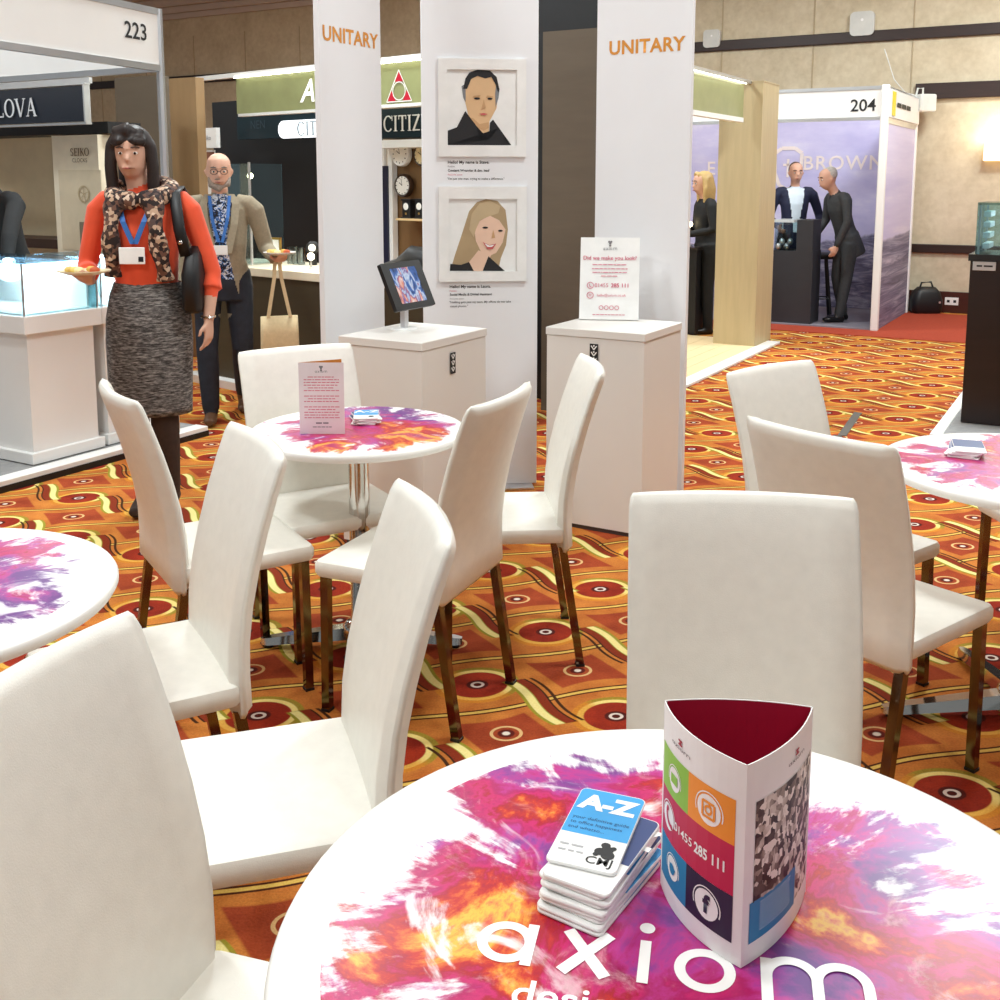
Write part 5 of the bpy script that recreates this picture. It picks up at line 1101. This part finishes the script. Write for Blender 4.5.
def add_head(B, c, yaw=0.0, pitch=0.0, key='skin', neck=None, jaw=1.0):
    """c = centre of skull; returns a transform of head space (facing +Y)"""
    m = Matrix.Translation(c) @ Matrix.Rotation(yaw, 4, 'Z') @ Matrix.Rotation(pitch, 4, 'X')
    def T(p): return m @ Vector(p)
    B.add(key, [T(p) for p in ((0, .012, -.118), (0, .014, -.10), (0, .012, -.07), (0, .004, -.02), (0, -.004, .03), (0, -.008, .07), (0, -.008, .098), (0, -.008, .112))],
          [(.022, .020), (.040 * jaw, .050), (.058 * jaw, .074), (.071, .090), (.076, .098), (.070, .092), (.048, .064), (.018, .024)], m.to_3x3() @ Vector((1, 0, 0)), 20)
    B.add(key, [T((0, .088, -.002)), T((0, .103, -.030)), T((0, .090, -.040))], [.008, .0115, .008], seg=8)      # nose
    B.add(key, [T((-.030, .078, -.066)), T((0, .088, -.066)), T((.030, .078, -.066))], [.008, .011, .008], seg=8)  # lips
    B.add(key, [T((-.045, .074, .018)), T((0, .088, .020)), T((.045, .074, .018))], [.010, .012, .010], seg=8)   # brow
    for sx in (-1, 1): B.add(key, [T((sx * .072, -.005, .015)), T((sx * .082, -.012, .0)), T((sx * .072, -.005, -.03))], [.010, .014, .008], seg=8)
    if neck is not None: B.add(key, [neck, (Vector(neck) + T((0, -.015, -.07))) / 2, T((0, -.012, -.05))], [(.060, .058), (.052, .052), (.052, .055)])
    return m
def face_parts(m, parent, lip=(168, 92, 84), brow=(70, 52, 44)):
    for sx in (-1, 1):
        bm = new_bm(); ball(bm, m @ Vector((sx * .031, .080, -.002)), (.0115, .010, .0075), 12, 8); e = part('eye', bm, M('eye_white', (232, 226, 220), .3), parent, True)
        bm = new_bm(); ball(bm, m @ Vector((sx * .031, .0880, -.002)), (.0058, .004, .0062), 10, 6); part('iris', bm, M('iris_brown', (52, 40, 32), .2), e, True)
        part('eyebrow', tube(new_bm(), [m @ Vector((sx * .016, .098, .022)), m @ Vector((sx * .032, .093, .027)), m @ Vector((sx * .050, .080, .022))], [.003, .0045, .003], 6), M('brow_%d' % brow[0], brow, .6), parent, True)
    part('mouth', tube(new_bm(), [m @ Vector((-.026, .086, -.066)), m @ Vector((0, .0985, -.067)), m @ Vector((.026, .086, -.066))], [(.002, .002), (.0055, .0045), (.002, .002)], 8), M('lip_%d' % lip[0], lip, .5), parent, True)
def hair_mesh(name, m, tubes, mat, parent, vox=.010):
    B = new_bm()
    for pts, r in tubes: tube(B, [m @ Vector(p) for p in pts], r, 12, m.to_3x3() @ Vector((1, 0, 0)))
    me = remesh(B, vox, 3)
    for p in me.polygons: p.use_smooth = True
    me.materials.append(mat); me.name = name; o = bpy.data.objects.new(name, me); COL.objects.link(o); o.parent = parent; return o
CAP = ([(0, -.018, -.03), (0, -.020, .02), (0, -.020, .06), (0, -.018, .095), (0, -.016, .118), (0, -.016, .126)], [(.074, .080), (.084, .090), (.084, .096), (.066, .080), (.034, .044), (.010, .012)])
def seg_up(B, key, k, sh=.185, chest=.13, waist=.125, depth=.10, lean=0.0, zt=1.46, belly=0.0):
    """torso from hips to neck; lean = forward bend at the hips"""
    def P(y, z): dz = z - .95; return Vector((0, y + math.sin(lean) * dz, .95 + math.cos(lean) * dz)) * k
    B.add(key, [P(0, .88), P(.0, .95), P(.005 + belly * .4, 1.05), P(.01 + belly * .5, 1.15), P(.012, 1.27), P(.005, 1.37), P(-.004, 1.43), P(-.01, zt)],
          [(waist * k * 1.1, depth * k), (waist * k * 1.18, depth * 1.06 * k), (waist * k, (depth + belly * .5) * k), (waist * 1.06 * k, (depth + belly * .4) * k), (chest * 1.18 * k, depth * 1.06 * k), (chest * 1.22 * k, depth * .9 * k), (chest * .95 * k, depth * .66 * k), (.06 * k, .05 * k)], seg=22)
    for sx in (-1, 1): B.add(key, [P(-.004, 1.405) + Vector((sx * sh * .5 * k, 0, .01 * k)), P(-.004, 1.395) + Vector((sx * sh * k, 0, 0))], [.058 * k, .056 * k])
    return P
def arm(B, key, k, S, E_, W_, sleeve=1.0, skin='skin', r=(.052, .043, .030), cuff=0.0):
    S, E_, W_ = Vector(S), Vector(E_), Vector(W_)
    Si = Vector((S.x * .55, S.y, S.z + .022 * k)); M_ = E_.lerp(W_, sleeve); rm = r[1] + (r[2] - r[1]) * sleeve
    B.add(key, [Si, Si.lerp(S, .6) + Vector((0, 0, .004 * k)), S + Vector((S.x * .02, 0, -.025 * k)), S.lerp(E_, .5), E_, E_.lerp(M_, .4), M_], [r[0] * .9 * k, r[0] * 1.02 * k, r[0] * 1.04 * k, (r[0] + r[1]) / 2 * k, r[1] * k, (r[1] * .6 + rm * .4) * k, (rm + cuff) * k])
    if sleeve < .99: B.add(skin, [E_.lerp(W_, max(0, sleeve - .02)), W_], [rm * .92 * k, .024 * k])
def leg(B, key, k, Hp, K_, A_, r=(.088, .062, .045), shoe='shoe', fdir=(0, 1, 0), heel=0.0):
    Hp, K_, A_ = Vector(Hp), Vector(K_), Vector(A_)
    B.add(key, [Hp, Hp.lerp(K_, .5), K_, K_.lerp(A_, .35), A_], [r[0] * k, r[0] * .86 * k, r[1] * k, r[1] * .98 * k, r[2] * k])
    fd = Vector(fdir).normalized(); g = Vector((A_.x, A_.y, .035 * k))
    B.add(shoe, [g - fd * .055 * k + Vector((0, 0, heel)), g + fd * .04 * k + Vector((0, 0, heel * .5)), g + fd * .13 * k, g + fd * .19 * k], [(.036 * k, .036 * k), (.042 * k, .040 * k), (.044 * k, .030 * k), (.030 * k, .022 * k)], (fd.y, -fd.x, 0))
    B.add(shoe, [A_ + Vector((0, 0, .01)), g + Vector((0, 0, heel))], [r[2] * .95 * k, .040 * k])

# ---- woman in the orange top
wp = G(158, 512); k = 1.80 / 1.75
wo = thing('person', 'woman in orange top, grey tweed skirt and patterned scarf holding a plate', 'person', (wp.x, wp.y, 0), math.radians(180))
ORANGE = M('orange_knit', (232, 82, 44), .8, ns=12, na=.06, bump=.15, bs=200, sheen=.2); TIGHTS = M('black_tights', (22, 20, 22), .6); BOOT = M('brown_suede_boot', (52, 36, 28), .85, ns=30, na=.2)
B = Body()
P = seg_up(B, 'top', k, sh=.18, chest=.128, waist=.135, depth=.115)
sR, sL = Vector((.195, 0, 1.40)) * k, Vector((-.195, 0, 1.40)) * k
eR, wR = Vector((.255, .02, 1.13)) * k, Vector((.175, .22, 1.085)) * k
eL, wL = Vector((-.285, -.01, 1.10)) * k, Vector((-.285, .07, .90)) * k
arm(B, 'top', k, sR, eR, wR, .55, cuff=.012); arm(B, 'top', k, sL, eL, wL, .35, cuff=.014)
B.hand(wR, (-.15, .85, .1), (1, .1, .25), (0, 0, 1)); B.hand(wL, (.0, .10, -1), (.2, 1, 0), (1, 0, 0))
mH = add_head(B, Vector((.030, .03, 1.625)) * k, .10, -.04, neck=Vector((.005, 0, 1.43)) * k)
for sx, (ky, ay) in ((-1, (.06, .0)), (1, (.03, -.06))):
    leg(B, 'tights', k, (sx * .085 * k, 0, .90 * k), (sx * .070 * k, .04 + ky * .5, .50 * k), (sx * .060 * k, ay, .09 * k), (.085, .058, .042), 'boot', heel=.045)
    B.add('boot', [(sx * .069 * k, .035 + ky * .5 - .005, .46 * k), (sx * .066 * k, .02 + ky * .3, .32 * k), (sx * .060 * k, ay, .10 * k)], [.064, .060, .048])
body = B.finish('body', {'top': ORANGE, 'skin': SKIN, 'tights': TIGHTS, 'boot': BOOT}, wo, .0072)
face_parts(mH, wo)
hair_mesh('hair', mH, [CAP, ([(0, -.07, .06), (0, -.085, -.05), (0, -.075, -.17), (0, -.06, -.24)], [(.07, .04), (.088, .045), (.085, .04), (.06, .025)]),
    ([(-.055, .02, .09), (-.086, .02, .03), (-.092, .022, -.06), (-.088, .018, -.16), (-.075, .01, -.23)], [.022, .026, .028, .028, .014]), ([(.055, .02, .09), (.086, .02, .03), (.092, .022, -.06), (.088, .018, -.16), (.075, .01, -.23)], [.022, .026, .028, .028, .014]),
    ([(-.07, .058, .050), (-.03, .088, .052), (.03, .088, .052), (.07, .058, .050)], [.020, .022, .022, .020]), ([(-.06, .045, .085), (0, .065, .098), (.06, .045, .085)], [.032, .038, .032])], DARKHAIR, wo)
def tweed(t):
    o = t.obj(); mp = t.node('ShaderNodeMapping'); t.put(mp.inputs[0], o); mp.inputs['Scale'].default_value = (30, 30, 170)
    n = t.noise(mp.outputs[0], 1.0, 4, .7); t.put(t.bsdf().inputs['Base Color'], t.ramp(n, [(.36, lin((36, 34, 34))), (.5, lin((92, 88, 86))), (.66, lin((156, 152, 148)))])); t.bump(n, .3, .003)
bm = new_bm(); rings = []
for z_, rx, ry, y in ((1.06, .150, .122, 0), (1.0, .172, .138, .0), (.90, .192, .150, .0), (.80, .196, .152, .005), (.65, .192, .148, .015), (.50, .186, .142, .02), (.475, .185, .141, .02)): rings.append([Vector((rx * math.cos(a_), y + ry * math.sin(a_), z_ * k)) for a_ in [2 * math.pi * i / 36 for i in range(36)]])
for z_, rx, ry, y in ((.478, .178, .134, .02), (.65, .184, .140, .015)): rings.append([Vector((rx * math.cos(a_), y + ry * math.sin(a_), z_ * k)) for a_ in [2 * math.pi * i / 36 for i in range(36)]])
loft(bm, rings, cap=False); part('skirt', bm, M_custom('grey_tweed', tweed, .9), wo, 'all', label='grey tweed pencil skirt')
def scarfm(t):
    o = t.obj(); v = t.node('ShaderNodeTexVoronoi'); t.put(v.inputs[0], o); v.inputs['Scale'].default_value = 62
    t.put(t.bsdf().inputs['Base Color'], t.ramp(t.xyz(v.outputs['Color'])[0], [(.1, lin((44, 34, 34))), (.35, lin((112, 78, 64))), (.55, lin((196, 164, 138))), (.75, lin((84, 64, 60))), (.92, lin((224, 200, 178)))], 'CONSTANT'))
SCARF = M_custom('brown_print_scarf', scarfm, .85)
B2 = new_bm(); rng = random.Random(2)
tube(B2, [Vector((.12 * math.cos(a_), .01 + .115 * math.sin(a_), 1.455 - .035 * math.sin(a_))) * k for a_ in [2 * math.pi * i / 24 for i in range(25)]], [(.044, .044)] * 25, 10)
for sx, ln in ((1, .34), (-1, .36)):
    pts = [Vector((sx * (.085 + .03 * i / 8), .12 + .03 * math.sin(i * .5), 1.43 - ln * i / 8)) * k for i in range(9)]; tube(B2, pts, [(.040 + .010 * math.sin(i * 1.7), .026 + .006 * math.cos(i * 2.1)) for i in range(9)], 12)
me = remesh(B2, .011, 2); me.materials.append(SCARF); [setattr(p_, 'use_smooth', True) for p_ in me.polygons]; o = bpy.data.objects.new('scarf', me); COL.objects.link(o); o.parent = wo; o['label'] = 'brown patterned scarf'
LANYARD = M('blue_lanyard', (52, 110, 186), .6)
def ribbon(bm, pts, w_, side=(1, 0, 0), th=.003):
    rings = []; sd = Vector(side)
    for p in pts: p = Vector(p); rings.append([p - sd * w_ / 2, p + sd * w_ / 2, p + sd * w_ / 2 + Vector((0, th, 0)), p - sd * w_ / 2 + Vector((0, th, 0))])
    return loft(bm, rings)
for sx in (-1, 1): bm = new_bm(); ribbon(bm, [Vector((sx * .075, .10, 1.42)) * k, Vector((sx * .045, .146, 1.33)) * k, Vector((0.005 * sx, .150, 1.235)) * k], .024); part('lanyard', bm, LANYARD, wo)
bm = new_bm(); box(bm, Vector((0.01, .155, 1.185)) * k, (.115, .006, .075), 0, .003); bd = part('name_badge', bm, WHITE_INK, wo); bm = new_bm(); box(bm, Vector((0.01, .1555, 1.19)) * k + Vector((-.04, .003, -.02)), (.022, .002, .022)); part('logo', bm, NAVY, bd)
part('bracelet', tube(new_bm(), [wL + Vector((.030 * math.cos(a_), .030 * math.sin(a_), .012)) for a_ in [2 * math.pi * i / 16 for i in range(17)]], .005, 6), CHROME, wo, True)
# shoulder bag on her left side
bg = thing('shoulder_bag', 'black shoulder bag hanging from the woman in orange', 'bag', (wp.x, wp.y, 0), math.radians(180))
bm = new_bm(); loft(bm, [[Vector((-.225 * k + x * .7 * kk, -.005 + y * kk, z_ * k)) for x, y in rrect(.12, .30, .04, 4)] for kk, z_ in ((.8, .93), (1, .95), (1, 1.10), (.75, 1.18), (.4, 1.22))]); part('body', bm, BLACK, bg, 'all')
bm = new_bm(); tube(bm, [Vector((-.205, .10, 1.18)) * k, Vector((-.185, .115, 1.30)) * k, Vector((-.155, .06, 1.45)) * k, Vector((-.155, -.02, 1.475)) * k, Vector((-.20, -.10, 1.30)) * k, Vector((-.22, -.08, 1.18)) * k], [(.026, .008)] * 6, 8); part('strap', bm, BLACK, bg, 'all'); bm = new_bm(); ball(bm, Vector((-.19, .124, 1.24)) * k, .012); part('buckle', bm, CHROME, bg, True)
def plate(label, p, r, mat):
    t = thing('snack_plate', label, 'plate', p); part('dish', lathe(new_bm(), [(.001, 0), (r * .6, 0), (r, .014), (r, .018), (r * .6, .006), (.001, .006)], 28), mat, t, True)
    for i, (x, y, c) in enumerate(((-.03, .0, (232, 206, 120)), (.02, .015, (222, 180, 90)), (.045, -.02, (196, 90, 50)), (-.005, -.03, (240, 224, 170)), (-.055, .01, (224, 190, 110)))): bm = new_bm(); ball(bm, (x * r / .09, y * r / .09, .020), (.022, .020, .015), 10, 6); part('snack', bm, M('snack_%d' % i, c, .7), t, True)
hw = wo.matrix_basis @ (wR + Vector((-.015, .085, .022)))
rot = Matrix.Rotation(math.pi, 4, 'Z'); hp = rot @ (wR + Vector((-.012, .080, .034))); plate('round snack plate held by the woman in orange', Vector((wp.x, wp.y, 0)) + hp, .11, M('cream_plate', (232, 218, 184), .4))

# ---- bearded man in the tan jacket
mp_ = G(228, 418); k = 1.74 / 1.75
ma = thing('person', 'bald bearded man in tan jacket and dark jeans walking with a plate', 'person', (mp_.x, mp_.y, 0), math.radians(192))
TAN = M('tan_wool_jacket', (150, 138, 116), .85, ns=60, na=.1, bump=.15, bs=260); JEANS = M('dark_jeans', (32, 36, 48), .8, ns=20, na=.2); SHOEB = M('brown_leather_shoe', (92, 62, 40), .5)
def shirtm(t):
    n = t.noise(t.obj(), 34, 3, .6, 1.0); t.put(t.bsdf().inputs['Base Color'], t.ramp(n, [(.38, lin((28, 32, 44))), (.47, lin((60, 110, 180))), (.53, lin((220, 224, 230))), (.62, lin((40, 50, 70)))], 'CONSTANT'))
SHIRT = M_custom('blue_floral_shirt', shirtm, .8)
B = Body(); P = seg_up(B, 'jacket', k, sh=.20, chest=.142, waist=.15, depth=.118, belly=.04)
B.add('jacket', [(0, .0, .98 * k), (0, 0, .88 * k), (0, .0, .79 * k)], [(.175, .130), (.188, .135), (.185, .130)], seg=22)
sR, sL = Vector((.21, 0, 1.39)) * k, Vector((-.21, 0, 1.39)) * k
eR, wR = Vector((.27, -.05, 1.10)) * k, Vector((.25, .06, .87)) * k
eL, wL = Vector((-.28, -.02, 1.12)) * k, Vector((-.34, .22, 1.06)) * k
arm(B, 'jacket', k, sR, eR, wR, .92, r=(.062, .052, .040)); arm(B, 'jacket', k, sL, eL, wL, .92, r=(.062, .052, .040))
B.hand(wR, (.0, .15, -1), (-.2, 1, 0), (-1, 0, 0)); B.hand(wL, (-.3, .9, .05), (1, .3, .2), (0, 0, 1))
mH = add_head(B, Vector((.0, .035, 1.615)) * k, .05, -.03, neck=Vector((0, .0, 1.42)) * k, jaw=1.12)
leg(B, 'jeans', k, (.095, 0, .88 * k), (.11, .08, .49 * k), (.10, .10, .09 * k), (.096, .070, .055))
leg(B, 'jeans', k, (-.095, 0, .88 * k), (-.11, .02, .48 * k), (-.10, -.28, .13 * k), (.096, .070, .055))
def paintm(c, nr, idx, keys):
    z_, x, y = c[:, 2] / k, c[:, 0], c[:, 1]
    wdt = np.where(z_ > 1.1, .025 + (z_ - 1.1) * .16, .045 + (1.1 - z_) * .18)
    sel = (np.abs(x) < wdt) & (y > .04) & (z_ > .93) & (z_ < 1.47) & (idx == keys.index('jacket')); idx[sel] = keys.index('shirt')
    sel = (np.abs(x) < .075 + (.93 - z_) * .25) & (y > .0) & (z_ <= .93) & (z_ > .70) & (idx == keys.index('jacket')); idx[sel] = keys.index('jeans')
B.finish('body', {'jacket': TAN, 'skin': SKINP, 'jeans': JEANS, 'shoe': SHOEB, 'shirt': SHIRT}, ma, .0078, paintm)
face_parts(mH, ma, brow=(120, 110, 100))
hair_mesh('beard', mH, [([(-.062, .030, -.035), (-.050, .056, -.085), (0, .078, -.108), (.050, .056, -.085), (.062, .030, -.035)], [.012, .022, .026, .022, .012]), ([(-.03, .083, -.050), (0, .096, -.048), (.03, .083, -.050)], [.007, .009, .007])], M('grey_beard', (150, 136, 124), .8, ns=80, na=.3), ma, .008)
bm = new_bm(); [tube(bm, [mH @ Vector((sx * .031 + .022 * math.cos(a_), .1, -.002 + .017 * math.sin(a_))) for a_ in [2 * math.pi * i / 16 for i in range(17)]], .0018, 6) for sx in (-1, 1)]; tube(bm, [mH @ Vector((-.009, .103, 0)), mH @ Vector((.009, .103, 0))], .0018, 6); part('spectacles', bm, M('spectacle_wire', (60, 56, 54), .3, .6), ma)
for sx in (-1, 1):
    bm = new_bm(); ribbon(bm, [Vector((sx * .062, .075, 1.46)) * k, Vector((sx * .048, .142, 1.32)) * k, Vector((sx * .012, .166, 1.17)) * k], .020); part('lanyard', bm, LANYARD, ma)
    bm = new_bm(); pts = [(sx * .07, .06, 1.47), (sx * .10, .10, 1.41), (sx * .088, .146, 1.28), (sx * .045, .178, 1.10)]; ribbon(bm, [Vector(p) * k for p in pts], .045); part('lapel', bm, TAN, ma)
bm = new_bm(); box(bm, Vector((0, .180, 1.12)) * k, (.085, .005, .06), 0, .002); part('name_badge', bm, WHITE_INK, ma)
R_ = Matrix.Rotation(math.radians(192), 4, 'Z'); base = Vector((mp_.x, mp_.y, 0))
plate('white snack plate held by the bearded man', base + R_ @ (wL + Vector((-.022, .075, .034))), .10, WHITE_LAM)
tg = thing('tote_bag', 'cream canvas tote bag hanging below the bearded man\'s plate', 'bag', base + R_ @ (wL + Vector((-.01, -.01, -.02))), math.radians(200))
CANVAS = M('cream_canvas', (216, 196, 156), .9, ns=50, na=.06, bump=.2)
bm = new_bm(); loft(bm, [[Vector((x * kk, y * kq, z_)) for x, y in rrect(.24, .06, .025, 4)] for kk, kq, z_ in ((1, .6, -.62), (1.02, 1, -.58), (1, .9, -.45), (.98, .35, -.34))]); part('sack', bm, CANVAS, tg, 'all')
for y in (-.012, .012): bm = new_bm(); ribbon(bm, [(-.07, y, -.35), (-.02, y, -.10), (-.005, y, .045), (.015, y, .045), (.025, y, -.10), (.07, y, -.35)], .020, (1, 0, 0)); part('handle', bm, CANVAS, tg)

# ---- people further back
def simple_person(label, px, py, z0, H, rz, lean, mats, arms, legs, head, hair, paint=None, vox=.0115):
    p = G(px, py, z0); k = H / 1.75; t = thing('person', label, 'person', p, math.radians(rz)); B = Body()
    P = seg_up(B, 'top', k, sh=head.get('sh', .19), chest=.135, waist=.135, depth=.108, lean=lean)
    if head.get('coat'): B.add('top', [P(0, .98), P(-.01, .86), P(-.03, .74)], [(.16, .12), (.172, .125), (.17, .12)], seg=20)
    for sx, (e, w_) in zip((1, -1), arms):
        S = P(-.004, 1.395) + Vector((sx * head.get('sh', .19) * 1.05 * k, 0, 0)); arm(B, 'top', k, S, Vector(e) * k, Vector(w_) * k, .93, r=(.058, .048, .036)); d = (Vector(w_) - Vector(e)).normalized()
        B.hand(Vector(w_) * k, d, (-sx * .2, 1, .3), (-sx, 0, .2))
    c = P(head.get('fwd', .03), 1.62); mH = add_head(B, c, head.get('yaw', 0), head.get('pitch', 0) - lean * .5, neck=P(0, 1.42))
    for sx, (kn, an, fd) in zip((1, -1), legs): leg(B, 'bottom', k, (sx * .09 * k, 0, .88 * k), Vector(kn) * k, Vector(an) * k, (.092, .066, .052), 'shoe', fd)
    B.finish('body', mats, t, vox, (lambda c, n, i, kk: paint(c, n, i, kk, k)) if paint else None, 4); face_parts(mH, t); hair_mesh('hair', mH, hair[0], hair[1], t, .012); return t, k
SHORT = [([(0, -.030, .0), (0, -.028, .05), (0, -.022, .09), (0, -.018, .116), (0, -.016, .122)], [(.079, .075), (.081, .086), (.066, .078), (.034, .042), (.01, .012)])]
NAVYJ = M('navy_suit', (26, 32, 60), .75, ns=40, na=.1); GREYS = M('charcoal_suit', (58, 60, 62), .8, ns=40, na=.12); BLKJ = M('black_wool', (20, 20, 22), .8, ns=40, na=.2); PSHIRT = M('pale_blue_shirt', (214, 226, 236), .7); BSHOE = M('black_shoe', (20, 18, 18), .3)
def open_shirt(c, nr, idx, keys, k):
    z_ = c[:, 2] / k; sel = (np.abs(c[:, 0]) < .025 + np.maximum(0, z_ - 1.0) * .16) & (c[:, 1] > .03) & (z_ > .95) & (z_ < 1.47) & (idx == keys.index('top')); idx[sel] = keys.index('shirt')
st = ((.10, .02, .49), (.10, 0, .09), (0, 1, 0)), ((-.10, .02, .49), (-.10, 0, .09), (0, 1, 0))
simple_person('man in navy jacket and pale shirt behind the black plinth', 790, 315, .02, 1.74, 178, 0, {'top': NAVYJ, 'skin': SKINP, 'bottom': M('dark_trousers', (30, 30, 34), .8), 'shoe': BSHOE, 'shirt': PSHIRT}, (((.27, -.02, 1.12), (.22, .20, 1.02)), ((-.30, -.04, 1.13), (-.24, .15, 1.0))), st, {'coat': 1}, (SHORT, BROWNHAIR), open_shirt)
simple_person('grey haired man in charcoal suit leaning over the plinth', 843, 321, .02, 1.70, 100, .30, {'top': GREYS, 'skin': SKINP, 'bottom': GREYS, 'shoe': BSHOE}, (((.27, .12, 1.13), (.22, .28, .93)), ((-.25, .13, 1.12), (-.20, .22, .86))), (((.09, .05, .49), (.09, -.04, .09), (0, 1, 0)), ((-.09, .03, .49), (-.09, .10, .09), (0, 1, 0))), {'coat': 1, 'fwd': .06}, (SHORT, GREYHAIR))
simple_person('woman with long blonde hair in black jacket by the beige pillar', 704, 333, 0.0, 1.64, 102, .05, {'top': BLKJ, 'skin': SKINP, 'bottom': BLKJ, 'shoe': BSHOE}, (((.23, .03, 1.14), (.15, .24, 1.12)), ((-.24, .03, 1.13), (-.12, .25, 1.08))), st, {'sh': .165, 'coat': 1},
              ([CAP, ([(0, -.03, .06), (0, -.045, -.06), (0, -.05, -.18), (0, -.05, -.26)], [(.08, .07), (.092, .065), (.090, .05), (.06, .03)]), ([(0, -.07, .06), (0, -.09, -.06), (0, -.085, -.20), (0, -.07, -.30)], [(.07, .04), (.085, .045), (.075, .04), (.045, .02)]), ([(-.07, -.01, .05), (-.088, .0, -.06), (-.080, .01, -.20)], [.025, .028, .018]), ([(.07, -.01, .05), (.088, .0, -.06), (.080, .01, -.20)], [.025, .028, .018]), ([(-.05, .05, .085), (0, .062, .095), (.05, .05, .085)], [.026, .03, .026])], BLONDE))
simple_person('person in black top leaning on the lit counter at left edge', 23, 408, .055, 1.72, 150, .24, {'top': BLKJ, 'skin': SKIN, 'bottom': BLKJ, 'shoe': BSHOE}, (((.26, .30, 1.10), (.20, .45, .98)), ((-.33, .26, 1.16), (-.40, .34, .98))), st, {'coat': 1}, (SHORT, BROWNHAIR))
